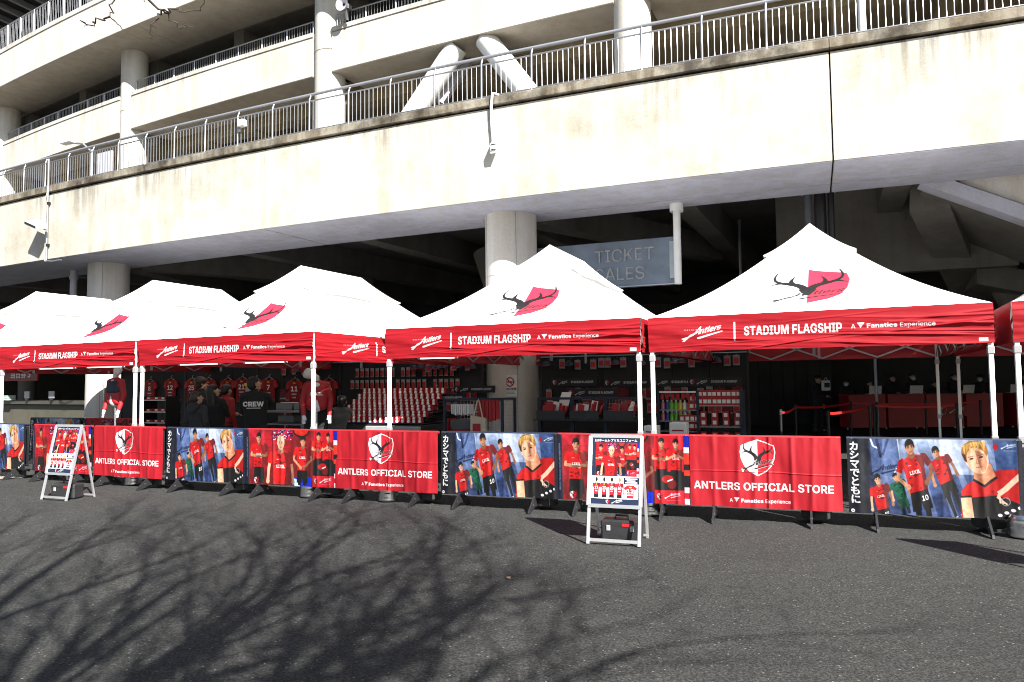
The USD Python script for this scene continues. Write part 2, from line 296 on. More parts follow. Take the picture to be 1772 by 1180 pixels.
# under the deck: ceiling on ribs, back wall, round columns
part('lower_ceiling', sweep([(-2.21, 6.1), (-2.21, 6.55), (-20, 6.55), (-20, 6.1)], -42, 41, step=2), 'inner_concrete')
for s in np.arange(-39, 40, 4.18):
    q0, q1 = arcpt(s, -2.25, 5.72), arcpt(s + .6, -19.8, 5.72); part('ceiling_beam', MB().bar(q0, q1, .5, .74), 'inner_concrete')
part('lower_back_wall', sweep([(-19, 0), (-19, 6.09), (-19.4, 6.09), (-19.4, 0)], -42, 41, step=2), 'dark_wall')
for s in (-40.1, -26.95, -13.8, -0.63, 12.5, 25.6, 38.5):
    q = arc(s, -1.46); col = part('lower_column', MB().lathe([(0.55, 0), (0.55, 5.19)], (q[0], q[1], 0), 40), 'column_concrete', smooth=60)
    for a in (0.6, 2.7, 4.4, 5.5):
        h = PHI1 + a; c_ = np.array([q[0] + .5515 * math.cos(h), q[1] + .5515 * math.sin(h)])
        part('form_seam', MB().bar((*c_, .02), (*c_, 5.18), .007, .007), 'inner_concrete', col)
    part('form_seam', MB().lathe([(.5505, 3.86), (.554, 3.863), (.5505, 3.866)], (q[0], q[1], 0), 40), 'inner_concrete', col)
    for a in (-1, 1):                                        # haunched cross girders that carry the ceiling behind the column line
        q0, q1 = arcpt(s + a * .2, -2.3, 5.45), arcpt(s + a * 3.2, -9.5, 5.5); part('girder', MB().bar(q0, q1, .55, .65), 'inner_concrete')
    part('raking_strut', MB().tube([arcpt(s - 1.2, -6.3, 0), arcpt(s - 3.6, -7.2, 5.6)], .36, 16), 'inner_concrete', smooth=60)
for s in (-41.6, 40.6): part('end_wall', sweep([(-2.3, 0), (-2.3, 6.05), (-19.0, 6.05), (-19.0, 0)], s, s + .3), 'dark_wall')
# stair flight slab coming down under the deck at the right
def stair(s0, s1, n0, n1, z0, z1, th):
    V = []
    for s, z in ((s0, z0), (s1, z1)):
        for n in (n0, n1):
            for dz in (0, th): V.append(arcpt(s, n, z + dz))
    return MB().add(V, [(0, 1, 5, 4), (2, 6, 7, 3), (0, 4, 6, 2), (1, 3, 7, 5), (0, 2, 3, 1), (4, 5, 7, 6)])
def plate(pts, n0, n1):                                     # polygon in (s, z) with a thickness from n0 to n1
    from shapely.geometry import Polygon
    tv, tf = trimesh.creation.triangulate_polygon(Polygon(pts), engine='earcut'); k = len(tv); V = [arcpt(p[0], n0, p[1]) for p in tv] + [arcpt(p[0], n1, p[1]) for p in tv]; m = len(pts)
    ring = [int(np.argmin(((tv - np.array(p)) ** 2).sum(1))) for p in pts]; F = [list(f) for f in tf] + [[a + k for a in f[::-1]] for f in tf]
    for a, b in zip(ring, ring[1:] + ring[:1]): F += [[a, b, b + k], [a, b + k, a + k]]
    return MB().add(V, F)
part('stair_lip', plate([(7.3, 5.19), (7.83, 5.19), (15.8, 1.2), (15.8, .94), (7.42, 5.12)], -2.20, -2.62), 'soffit_concrete')
part('stair_parapet', plate([(7.95, 5.17), (15.8, 1.245), (15.8, 6.05), (7.95, 6.05)], -2.30, -2.50), 'column_concrete')
part('stair_soffit', plate([(7.4, 5.17), (15.8, .97), (15.8, 1.2), (7.83, 5.17)], -2.64, -5.4), 'inner_concrete')
part('stair_wall', sweep([(-5.45, 4.0), (-5.45, 6.05), (-5.75, 6.05), (-5.75, 4.0)], 4.6, 9.6), 'inner_concrete')
part('stair_landing', stair(8.9, 17.5, -6.0, -9.5, 3.7, 1.5, .5), 'inner_concrete')
part('stair_girder', MB().bar(arcpt(7.6, -3.2, 5.3), arcpt(9.3, -8.5, 3.9), .7, .9), 'inner_concrete')
# walkway railing: posts, balusters, three rails
rail = sub('deck_railing', stadium)
part('handrail', arc_tube(-30, 21, -.20, 8.17, .032, sides=10), 'rail_grey', rail, smooth=60)
part('top_rail', arc_tube(-30, 21, -.15, 8.0, .017), 'steel', rail, smooth=60)
part('bottom_rail', arc_tube(-30, 21, -.15, 7.335, .017), 'steel', rail, smooth=60)
POST0, PITCHP = -0.66, 1.088
for k in range(-27, 20):
    s = POST0 + k * PITCHP; q = arc(s, -.15); h = arc(s, -.20)
    part('post', MB().tube([(*q, 7.25), (*q, 8.03), (*h, 8.15)], .022, 8).lathe([(.05, 0), (.05, .02), (.022, .021)], (*q, 7.25), 10), 'steel', rail, smooth=50)
nb = 0; rest = MB()
for k in range(-27, 19):
    for j in range(1, 10):
        s = POST0 + (k + j / 10) * PITCHP; q = arc(s, -.15)
        if -17.2 < s < 9.0: part('baluster', MB().tube([(*q, 7.34), (*q, 8.0)], .0085, 5), 'steel', rail); nb += 1
        else: rest.tube([(*q, 7.34), (*q, 8.0)], .0085, 4)
part('far_balusters', rest, 'steel', rail, kind='stuff')
# upper storeys: columns, leaning struts, parapet bands
COLS = [-42.6, -33.5, -24.3, -14.95, -5.86, 3.10, 12.05, 20.9, 29.6]
for s in COLS:
    q = arc(s, -.33, 2); col = part('upper_column', MB().lathe([(.43, 6.9), (.43, 13.18)], (q[0], q[1], 0), 36), 'upper_column_concrete', smooth=60)
    part('form_seam', MB().lathe([(.4305, 11.05), (.436, 11.06), (.4305, 11.075)], (q[0], q[1], 0), 36), 'inner_concrete', col)
for a, b in zip(COLS, COLS[1:]):
    m_ = (a + b) / 2
    for sg in (-1, 1) if abs(a + 5.86) < .1 else ():
        part('leaning_strut', MB().tube([arcpt(-4.77 if sg < 0 else 1.75, -.35, 6.9, 2), arcpt(-1.61 if sg < 0 else -.77, -.35, 10.39, 2)], .285, 24), 'white_paint', smooth=60)
        part('strut_bracket', MB().bar(arcpt(-1.19 + sg * .55, -1.1, 10.3, 2), arcpt(-1.19 + sg * 1.25, -.8, 9.2, 2), .26, .24), 'grey_paint')
    part('middle_band', sweep([(0, 10.4), (0, 11.5), (-.04, 11.5), (-.04, 11.54), (0.02, 11.54), (0.02, 11.66), (-.25, 11.66), (-.25, 10.75), (-1.5, 10.75), (-1.5, 10.4)], a + .36, b - .36, 2), 'pale_concrete', smooth=20)
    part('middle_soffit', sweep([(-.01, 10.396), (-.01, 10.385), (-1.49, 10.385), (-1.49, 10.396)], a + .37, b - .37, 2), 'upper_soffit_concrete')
    rl = sub('middle_railing', stadium)
    part('top_rail', arc_tube(a + .45, b - .45, -.12, 12.06, .02, 2), 'steel', rl)
    part('bottom_rail', arc_tube(a + .45, b - .45, -.12, 11.72, .012, 2), 'steel', rl)
    k = 8
    for j in range(k + 1):
        s = a + .45 + (b - a - .9) * j / k; q = arc(s, -.12, 2); part('post', MB().tube([(*q, 11.66), (*q, 12.06)], .022, 6), 'steel', rl)
        if j < k:
            w = MB()
            for i in range(1, 10):
                q = arc(s + (b - a - .9) / k * i / 10, -.12, 2); w.tube([(*q, 11.72), (*q, 12.05)], .008, 4)
            part('baluster_panel', w, 'steel', rl)
    part('upper_beam', MB().bar(arcpt(m_, -1.0, 12.9, 2), arcpt(m_, -9, 12.9, 2), .45, .6), 'inner_concrete')
    part('upper_beam', MB().bar(arcpt(a + .1, -1.0, 12.9, 2), arcpt(a + .1, -9, 12.9, 2), .5, .6), 'inner_concrete')
    for t in (.25, .5, .75): part('middle_beam', MB().bar(arcpt(a + (b - a) * t, -1.5, 10.2, 2), arcpt(a + (b - a) * t, -9.0, 10.2, 2), .4, .5), 'brown_concrete')
part('middle_edge_beam', sweep([(-1.5, 10.0), (-1.5, 10.75), (-2.0, 10.75), (-2.0, 10.0)], -41, 29, 2), 'brown_concrete')
part('middle_floor', sweep([(-2.02, 10.46), (-2.02, 10.8), (-9.5, 10.8), (-9.5, 10.46)], -41, 29, 2, 2), 'brown_concrete')
part('concourse_wall', sweep([(-7.6, 6.9), (-7.6, 10.45), (-7.9, 10.45), (-7.9, 6.9)], -41, 29, 2, 2), 'brown_concrete')
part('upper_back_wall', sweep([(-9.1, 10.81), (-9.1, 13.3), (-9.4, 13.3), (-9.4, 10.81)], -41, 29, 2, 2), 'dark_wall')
for a, b in zip(COLS, COLS[1:]):
    part('upper_band', sweep([(.95, 13.2), (.95, 14.45), (.91, 14.46), (.91, 14.5), (.97, 14.5), (.97, 14.65), (.6, 14.65), (.6, 13.6), (-1.0, 13.6), (-1.0, 13.2)], a + 2 + .005, b + 2 - .005, 2), 'upper_concrete', smooth=20)
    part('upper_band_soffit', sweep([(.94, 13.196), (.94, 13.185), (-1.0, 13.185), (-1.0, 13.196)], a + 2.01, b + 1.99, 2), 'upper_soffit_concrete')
part('upper_soffit', sweep([(-1.01, 13.15), (-1.01, 13.55), (-9.5, 13.55), (-9.5, 13.15)], -41, 31, 2, 2), 'inner_concrete')
rl = sub('upper_railing', stadium)
part('top_rail', arc_tube(-39, 0, .8, 15.62, .025, 2), 'steel', rl); w = MB()
for s in np.arange(-38.5, 0, 1.05):
    q = arc(s, .8, 2); part('post', MB().tube([(*q, 14.65), (*q, 15.62)], .03, 6), 'steel', rl)
    for i in range(1, 9):
        q = arc(s + i * 1.05 / 9, .8, 2); w.tube([(*q, 14.7), (*q, 15.6)], .0055, 4)
part('upper_balusters', w, 'rail_grey', rl, kind='stuff')
part('roof_deck', sweep([(2.5, 19.2), (2.5, 19.5), (-14, 17.3), (-14, 17.0)], -41, 20, 2, 2), 'dark_board')
for s in np.arange(-40, 19, 1.1): part('roof_rib', MB().bar(arcpt(s, 2.3, 19.05, 2), arcpt(s, -13.8, 16.85, 2), .16, .24), 'rail_grey')
for s in (-34, -26.3, -17.5, -8.6): part('roof_strut', MB().tube([arcpt(s + .3, -1.2, 14.0, 2), arcpt(s - .6, 1.2, 19.1, 2)], [.34, .26], 20), 'grey_paint', smooth=60)
part('roof_back_wall', sweep([(-6.5, 13.6), (-6.5, 17.9), (-6.8, 17.9), (-6.8, 13.6)], -41, 20, 2, 2), 'dark_wall')

# ------------------------------------------------------------------ flat prints: drawn here, carried by the cloth and boards as a colour per vertex
FD = glob.glob('/opt/blender-*/*/datafiles/fonts')[0] + '/'
_fc = {}
def font(px, weight=700, cjk=False):
    k = (int(px), weight, cjk)
    if k not in _fc:
        f = ImageFont.truetype(FD + ('Noto Sans CJK Regular.woff2' if cjk else 'Inter.woff2'), max(4, int(px)))
        if not cjk:
            try: f.set_variation_by_axes([20, weight])
            except Exception: pass
        _fc[k] = f
    return _fc[k]
WHITE, RED, INK, NAVY = (238, 238, 238), (206, 30, 44), (26, 26, 28), (24, 33, 54)
def text(im, x, y, s, h, fill, weight=700, cjk=False, width=None, stroke=0, anchor='ls'):
    """s with capitals h tall, baseline-left at (x, y); width, if given, squeezes it."""
    f = font(h / .727 if not cjk else h, weight, cjk); x0, y0, x1, y1 = f.getbbox(s, anchor='ls', stroke_width=stroke)
    m = Image.new('L', (max(1, x1 - x0), max(1, y1 - y0))); ImageDraw.Draw(m).text((-x0, -y0), s, 255, font=f, anchor='ls', stroke_width=stroke)
    w = m.width if width is None else int(width); m = m.resize((max(1, w), m.height), Image.LANCZOS)
    if anchor == 'ms': x = x - w / 2
    im.paste(Image.new('RGB', m.size, fill), (int(x), int(y + y0)), m); return w
def script_logo(im, x, y, w, fill, small=True):
    """Brush-script club wordmark, its box w wide with the lower left at (x, y)."""
    S = 4; W, H = int(260 * S), int(120 * S); m = Image.new('L', (W, H)); d = ImageDraw.Draw(m)
    t = Image.new('L', (190 * S, 70 * S)); f = font(50 * S, 700); dd = ImageDraw.Draw(t); dd.text((52 * S, 56 * S), 'ntlers', 255, font=f, anchor='ls', stroke_width=S // 2)
    dd.line([(12*S, 58*S), (44*S, 12*S), (52*S, 57*S)], fill=255, width=8*S, joint='curve'); dd.line([(18*S, 44*S), (56*S, 38*S)], fill=255, width=6*S)
    t = t.transform(t.size, Image.AFFINE, (1.08, .45, -22 * S, 0, 1, 0), Image.BICUBIC)
    t = t.transform((W, H), Image.AFFINE, (1, 0, -66 * S, .20, 1, -36 * S), Image.BICUBIC)
    m.paste(255, (0, 0), t)
    d.polygon([(4*S, 116*S), (56*S, 74*S), (92*S, 60*S), (98*S, 66*S), (60*S, 82*S), (16*S, 119*S)], fill=255)
    d.polygon([(0*S, 98*S), (60*S, 80*S), (76*S, 80*S), (8*S, 106*S)], fill=255)
    d.polygon([(100*S, 92*S), (252*S, 52*S), (256*S, 57*S), (112*S, 102*S), (98*S, 100*S)], fill=255)
    if small:
        for i, ch in enumerate('KASHIMA'): d.text(((22 + i * 14) * S, 46 * S), ch, 255, font=font(11 * S, 700), anchor='ls')
    h = int(w * H / W); m = m.resize((max(1, int(w)), max(1, h)), Image.LANCZOS); im.paste(Image.new('RGB', m.size, fill), (int(x), int(y - h)), m)
def crest(im, cx, cy, h, mode='banner'):
    """Shield crest, half pale half red, with dark antlers; h is the shield's height."""
    S = 4; W = int(h * 1.5 * S) if h * S < 1600 else int(h * 1.5); k = W / 1.5; m = Image.new('RGBA', (W, W), (0, 0, 0, 0)); d = ImageDraw.Draw(m)
    P = lambda a: [(W / 2 + x * k, W / 2 + y * k) for x, y in a]
    right = [(0, -.47), (.22, -.40), (.43, -.31), (.46, -.15), (.43, .05), (.35, .24), (.22, .38), (0, .50)]
    left = [(-x, y) for x, y in right[::-1]]
    if mode == 'banner': d.line(P(right + left[1:] + right[:2]), fill=WHITE + (255,), width=max(1, int(.055 * k)), joint='curve')
    if mode != 'roof': d.polygon(P(left), fill=(214, 206, 214, 255))
    d.polygon(P(right), fill=(RED if mode != 'roof' else (222, 46, 70)) + (255,))
    ink = INK + (255,)
    for sg in (-1, 1):
        q = lambda a: P([(sg * x, y) for x, y in a])
        for pts, w0 in (([(.05, .0), (.13, -.09), (.24, -.14), (.33, -.19), (.385, -.27), (.35, -.41)], .10), ([(.17, -.115), (.19, -.20), (.15, -.30)], .08), ([(.27, -.155), (.36, -.15), (.44, -.09)], .05)):
            pts = np.array(pts); u = np.linspace(0, 1, 110); tt = np.linspace(0, 1, len(pts)); dg = min(3, len(pts) - 1); xs, ys = np.polyval(np.polyfit(tt, pts[:, 0], dg), u), np.polyval(np.polyfit(tt, pts[:, 1], dg), u)
            for a, x, y in zip(u, xs, ys):
                r = (w0 * (1 - .85 * a) * .5) * k; X, Y = W / 2 + sg * x * k, W / 2 + y * k; d.ellipse([X - r, Y - r, X + r, Y + r], fill=ink)
    d.polygon(P([(-.07, -.01), (.07, -.01), (.10, .055), (.03, .22), (-.03, .22), (-.10, .055)]), fill=ink)
    m = m.resize((int(h * 1.5), int(h * 1.5)), Image.LANCZOS)
    im.paste(m, (int(cx - m.width / 2), int(cy - m.height / 2)), m)
    script_logo(im, cx - h * .46, cy + h * .42, h * .92, WHITE if mode == 'banner' else (70, 70, 74)) if mode == 'banner' else None
    script_logo(im, cx - h * .42, cy + h * .40, h * .86, (34, 34, 38))
def flag_f(d, x, y, h, fill):
    d.polygon([(x, y - h), (x + h * 1.15, y - h), (x + h * .95, y - h * .68), (x + h * .2, y - h * .68)], fill=fill)
    d.polygon([(x + h * .28, y - h * .58), (x + h * .85, y - h * .58), (x + h * .7, y - h * .3), (x + h * .38, y - h * .3)], fill=fill)
    d.polygon([(x + h * .42, y - h * .24), (x + h * .62, y - h * .24), (x + h * .5, y)], fill=fill)
def byline(im, x, y, w, fill):
    """A [flag F] Fanatics Experience, w wide."""
    h = w * .062; d = ImageDraw.Draw(im)
    text(im, x, y, 'A', h * .95, fill, 500); flag_f(d, x + w * .075, y, h * 1.25, fill)
    text(im, x + w * .19, y, 'Fanatics', h, fill, 850, width=w * .37); text(im, x + w * .585, y, 'Experience', h, fill, 520, width=w * .415)
def grid_print(im, nx, nz, ink=.74):
    a = np.asarray(im.resize((nx, nz), Image.LANCZOS), float) / 255
    lin = np.where(a <= .04045, a / 12.92, ((a + .055) / 1.055) ** 2.4)
    return np.clip(lin * ink, .004, .84)
def grid_faces(nx, nz):
    i = np.arange(nx * nz).reshape(nz, nx); return np.stack([i[:-1, :-1], i[1:, :-1], i[1:, 1:], i[:-1, 1:]], -1).reshape(-1, 4)
def sheet(im, W, H, nx, nz, disp=None, z0=0.0, ink=.74):
    """A hanging print W x H in the xz plane (left to right, top row first), facing -y, moved by disp(x, z) along y."""
    X, Z = np.meshgrid(np.linspace(0, W, nx), np.linspace(H, 0, nz)); Y = np.zeros_like(X) if disp is None else disp(X, Z)
    f = grid_faces(nx, nz); return (np.stack([X, Y, Z + z0], -1).reshape(-1, 3), f), grid_print(im, nx, nz, ink).reshape(-1, 3)

SKIN = [(214, 168, 140), (196, 148, 120), (224, 182, 156)]
def figure(im, x, y, h, shirt=(200, 34, 40), hair=(24, 22, 22), shorts=(26, 26, 32), skin=0, lean=0.0, arms='down', name='LIXIL', num=None, cut=1.0, back=False, slim=.82):
    """A printed footballer: x is the body's middle, y the top of the head, h the full standing height in pixels; cut = share of the height shown."""
    L = Image.new('RGBA', (int(h * 1.1), int(h * 1.05)), (0, 0, 0, 0)); d = ImageDraw.Draw(L); cx = h * .55; sk = SKIN[skin]; dk = tuple(int(c * .72) for c in sk)
    sh2 = tuple(int(c * .62) for c in shirt)
    P = lambda a: [(cx + px * h, py * h + 3) for px, py in a]
    E = lambda px, py, rx, ry, c: d.ellipse([cx + (px - rx) * h, (py - ry) * h + 3, cx + (px + rx) * h, (py + ry) * h + 3], fill=c)
    for sg in (-1, 1):                                     # legs
        d.polygon(P([(sg * .02, .62), (sg * .10, .62), (sg * .085, .80), (sg * .075, .97), (sg * .035, .97), (sg * .035, .80)]), fill=(20, 20, 24) if shirt[0] > 100 else (16, 40, 36))
        d.polygon(P([(sg * .03, .96), (sg * .11, .975), (sg * .11, 1.0), (sg * .03, 1.0)]), fill=(210, 210, 212))
        d.polygon(P([(0, .46), (sg * .105, .46), (sg * .125, .68), (sg * .015, .68), (0, .60)]), fill=shorts)
    d.polygon(P([(-.05, .155), (.05, .155), (.145, .185), (.125, .30), (.112, .50), (-.112, .50), (-.125, .30), (-.145, .185)]), fill=shirt)
    r_ = random.Random(int(h * 7 + x))
    for _ in range(16):                                    # camouflage-like darker patches of the shirt
        px, py = r_.uniform(-.10, .10), r_.uniform(.20, .48); E(px, py, r_.uniform(.008, .03), r_.uniform(.006, .016), sh2 if r_.random() < .7 else tuple(min(255, int(c * 1.15)) for c in shirt))
    d.polygon(P([(.04, .165), (.145, .185), (.125, .30), (.112, .50), (.06, .50), (.085, .3)]), fill=sh2)
    for sg in (-1, 1):                                     # sleeves and arms
        c = sk if sg < 0 else dk
        if arms == 'down': a = [(.15, .20), (.185, .34), (.20, .47)]
        elif arms == 'hip': a = [(.15, .20), (.225, .33), (.115, .44)]
        elif arms == 'heart': a = [(.15, .20), (.19, .33), (.03, .27)]
        elif arms == 'crossed': a = [(.15, .20), (.175, .33), (-.05, .345)]
        elif arms == 'front': a = [(.15, .20), (.205, .34), (.035, .46)]
        pts = [(sg * px, py) for px, py in a]
        d.line(P(pts), fill=c, width=max(1, int(.042 * h)), joint='curve'); E(pts[-1][0], pts[-1][1], .028, .028, c)
        e = [(pts[0][0] * .72 + pts[0][0] * .0, .19)] + [(pts[0][0], pts[0][1]), (pts[0][0] + .62 * (pts[1][0] - pts[0][0]), pts[0][1] + .62 * (pts[1][1] - pts[0][1]))]
        d.line(P(e), fill=shirt if sg < 0 else sh2, width=max(1, int(.07 * h)), joint='curve')
    d.polygon(P([(-.032, .10), (.032, .10), (.042, .17), (0, .195), (-.042, .17)]), fill=dk if not back else sk)
    E(0, .075, .052, .072, sk); d.polygon(P([(.0, .01), (.05, .04), (.052, .09), (.025, .14), (.006, .145)]), fill=tuple(int(c * .86) for c in sk)); E(-.052, .08, .01, .016, sk); E(.052, .08, .01, .016, dk)
    if back: E(0, .06, .055, .06, hair)
    else:
        E(0, .052, .057, .056, hair); E(-.004, .092, .045, .056, sk); d.polygon(P([(.012, .05), (.04, .07), (.036, .12), (.014, .145)]), fill=tuple(int(c * .84) for c in sk)); d.polygon(P([(-.045, .05), (-.02, .035), (.03, .037), (.045, .06), (.01, .052), (-.02, .06)]), fill=hair)
        for sg in (-1, 1): E(sg * .021, .077, .008, .004, (30, 24, 24)); d.line(P([(sg * .012, .066), (sg * .034, .065)]), fill=hair if hair[0] < 80 else (90, 64, 40), width=max(1, int(.006 * h)))
        d.line(P([(.0, .08), (.008, .098), (-.003, .10)]), fill=dk, width=max(1, int(.005 * h))); d.line(P([(-.017, .119), (.017, .119)]), fill=(150, 84, 78), width=max(1, int(.007 * h)))
        if name: text(L, cx, .335 * h + 3, name, .035 * h, (240, 240, 240), 900, anchor='ms')
        d.line(P([(-.07, .245), (-.03, .245)]), fill=(235, 235, 235), width=max(1, int(.006 * h)))
    if num: text(L, cx + (.055 * h if not back else 0), (.60 if not back else .36) * h + 3, num, (.05 if not back else .10) * h, (240, 240, 240), 800, anchor='ms')
    if back: E(0, .215, .022, .016, (235, 190, 40)); d.rectangle([cx - .05 * h, .40 * h, cx + .05 * h, .425 * h], fill=(235, 235, 235))
    if cut < 1: L = L.crop((0, 0, L.width, max(1, int(h * cut))))
    if lean: L = L.rotate(lean, Image.BICUBIC, expand=False, center=(cx, h * .3))
    if slim != 1: L = L.resize((max(1, int(L.width * slim)), L.height), Image.BICUBIC); cx *= slim
    im.paste(L, (int(x - cx), int(y)), L)
def shade_of(w, h, c0, c1, ang=0.6, seed=0, amp=.18):
    Y, X = np.mgrid[0:h, 0:w]; t = np.clip((X / w * math.cos(ang) + Y / h * math.sin(ang)), 0, 1)
    n = meshkit.fbm(np.stack([X / w * 7, Y / h * 5, X * 0 + seed], -1), 4, seed) - .5
    a = np.array(c0) * (1 - t[..., None]) + np.array(c1) * t[..., None]; return Image.fromarray(np.clip(a * (1 + amp * 4 * n[..., None] * .5), 0, 255).astype(np.uint8))

def blue_poster(W=1360, H=656):
    im = shade_of(W, H, (180, 193, 216), (62, 79, 118), 1.0, 3, .40); d = ImageDraw.Draw(im, 'RGBA')
    for i in range(6): d.polygon([(W * (.28 + .1 * i), 0), (W * (.31 + .1 * i), 0), (W * (.40 + .12 * i), H), (W * (.36 + .12 * i), H)], fill=(226, 236, 252, 60))
    d.rectangle([W * .52, 0, W * .80, H * .45], fill=(236, 242, 252, 110)); d.rectangle([W * .0, 0, W * .135, H], fill=(34, 42, 58, 255)); d.polygon([(W * .13, 0), (W * .22, 0), (W * .17, H), (W * .13, H)], fill=(44, 54, 78, 215))
    # large faint shield emblem in the backdrop
    d.polygon([(W * .14, -10), (W * .30, -10), (W * .315, H * .28), (W * .27, H * .5), (W * .15, H * .48)], fill=(98, 116, 156, 210))
    d.line([(W * .145, 0), (W * .16, H * .10), (W * .19, H * .13)], fill=(236, 242, 250, 255), width=int(H * .02)); d.line([(W * .18, 0), (W * .205, H * .25)], fill=(52, 66, 100, 255), width=int(H * .035)); d.line([(W * .25, 0), (W * .215, H * .22)], fill=(64, 80, 118, 255), width=int(H * .03))
    d.line([(W * .305, 0), (W * .318, H * .28), (W * .272, H * .5)], fill=(214, 226, 244, 255), width=int(H * .012))
    script_logo(im, W * .125, H * .50, W * .20, (40, 50, 76))
    figure(im, W * .195, H * .46, H * .95, num='55', cut=.58, lean=12, shirt=(186, 30, 34), slim=.7); figure(im, W * .305, H * .44, H * .70, shirt=(20, 110, 88), shorts=(16, 90, 74), cut=.82, lean=20, name='', slim=.75)
    figure(im, W * .555, H * .07, H * .98, lean=22, cut=.98, arms='down', name='', skin=1, slim=.75, shirt=(182, 30, 34)); figure(im, W * .40, -H * .01, H * 1.38, num='10', cut=.76, lean=13, arms='hip', skin=1, slim=.70, shirt=(190, 32, 34))
    d = ImageDraw.Draw(im, 'RGBA')
    # close-up player on the right, leaning into the picture
    d.polygon([(W * .655, H), (W * .66, H * .66), (W * .70, H * .56), (W * .79, H * .48), (W * .87, H * .38), (W * .985, H * .36), (W * .985, H)], fill=(184, 34, 32, 255))
    for i in range(26):
        q = random.Random(i); x, y = q.uniform(.70, .97), q.uniform(.45, .95); d.ellipse([W * x, H * y, W * (x + q.uniform(.01, .05)), H * (y + q.uniform(.01, .05))], fill=(120, 22, 26, 150))
    d.polygon([(W * .72, H * .74), (W * .86, H * .70), (W * .975, H * .80), (W * .975, H), (W * .70, H)], fill=(30, 24, 30, 255))
    d.polygon([(W * .655, H * .74), (W * .715, H * .73), (W * .725, H), (W * .665, H)], fill=(226, 176, 150, 255)); d.line([(W * .655, H * .735), (W * .717, H * .725)], fill=(24, 24, 28, 255), width=int(H * .025))
    d.polygon([(W * .735, H * .38), (W * .83, H * .30), (W * .855, H * .46), (W * .79, H * .58), (W * .735, H * .52)], fill=(196, 142, 116, 255)); d.line([(W * .73, H * .51), (W * .79, H * .59), (W * .86, H * .47)], fill=(24, 24, 28, 255), width=int(H * .03), joint='curve')
    hd = Image.new('RGBA', (int(W * .235), int(W * .235)), (0, 0, 0, 0)); e = ImageDraw.Draw(hd); k = W * .235
    e.ellipse([k * .24, k * .10, k * .78, k * .88], fill=(232, 190, 164, 255)); e.polygon([(k * .55, k * .2), (k * .78, k * .45), (k * .70, k * .72), (k * .56, k * .86), (k * .53, k * .5)], fill=(208, 160, 134, 255))
    e.ellipse([k * .20, k * .02, k * .82, k * .60], fill=(150, 112, 68, 255)); e.ellipse([k * .275, k * .20, k * .745, k * .90], fill=(226, 182, 156, 255)); e.polygon([(k * .52, k * .26), (k * .73, k * .42), (k * .725, k * .66), (k * .62, k * .86), (k * .54, k * .88), (k * .52, k * .6)], fill=(186, 136, 112, 255))
    for i in range(16): q = random.Random(i + 40); x = .27 + .033 * i; e.polygon([(k * x, k * (.10 - .06 * math.sin(i * .2))), (k * (x + .06), k * .09), (k * (x + q.uniform(-.05, .05)), k * q.uniform(.24, .36))], fill=q.choice([(206, 168, 108, 255), (178, 138, 82, 255), (224, 190, 134, 255)]))
    e.polygon([(k * .2, k * .3), (k * .27, k * .34), (k * .27, k * .55), (k * .22, k * .5)], fill=(92, 66, 44, 255))
    for ex in (.39, .62): e.ellipse([k * (ex - .045), k * .455, k * (ex + .045), k * .495], fill=(34, 26, 26, 255)); e.line([(k * (ex - .07), k * .42), (k * (ex + .06), k * .415)], fill=(120, 84, 54, 255), width=int(k * .02))
    e.line([(k * .5, k * .5), (k * .47, k * .62), (k * .53, k * .63)], fill=(180, 128, 104, 255), width=int(k * .018)); e.line([(k * .43, k * .725), (k * .58, k * .725)], fill=(166, 92, 88, 255), width=int(k * .025))
    hd = hd.rotate(14, Image.BICUBIC); im.paste(hd, (int(W * .635), int(-H * .0)), hd); d = ImageDraw.Draw(im, 'RGBA')
    d.line([(W * .99, H * .42), (W * .90, H * .62), (W * .865, H * .68)], fill=(234, 196, 174, 255), width=int(H * .065), joint='curve')
    for i in range(4): d.line([(W * (.865 - .004 * i), H * (.66 + .02 * i)), (W * (.872 + .012 * i), H * (.80 + .01 * (i % 2)))], fill=(230, 188, 166, 255), width=int(H * .022))
    d.ellipse([W * .875, H * .72, W * .925, H * .83], outline=(150, 150, 156, 255), width=int(H * .012))
    for i in range(4): d.ellipse([W * (.855 + .035 * i), H * (.93 - .035 * i), W * (.88 + .035 * i), H * (.97 - .035 * i)], fill=(226, 226, 232, 255))
    d.polygon([(W * .845, 0), (W * .975, 0), (W * .975, H * .36), (W * .86, H * .38)], fill=(66, 90, 132, 200)); d.ellipse([W * .845, H * .05, W * .872, H * .13], fill=(180, 30, 50, 255)); script_logo(im, W * .885, H * .115, W * .085, WHITE, False); d.line([(W * .90, H * .135), (W * .965, H * .13)], fill=WHITE + (255,), width=3)
    d.rectangle([W * .972, 0, W, H], fill=(30, 38, 58, 255))
    im = photo_grain(im, 2); y = H * .045
    for ch in 'カシマでともに。':
        text(im, W * .012, y + H * .108, ch, H * .128, (244, 244, 246), cjk=True, stroke=3); y += H * .118
    return im
def photo_grain(im, seed, amp=9, blur=1.6):
    a = np.asarray(im.filter(ImageFilter.GaussianBlur(blur)), float) / 255; a = 255 * (a ** 1.35 * .55 + .45 * a * a * (3 - 2 * a)); h, w = a.shape[:2]; Y, X = np.mgrid[0:h, 0:w]
    n = meshkit.fbm(np.stack([X / 26., Y / 26., X * 0 + seed], -1), 3, seed) - .5
    return Image.fromarray(np.clip(a + amp * 5 * n[..., None], 0, 255).astype(np.uint8))
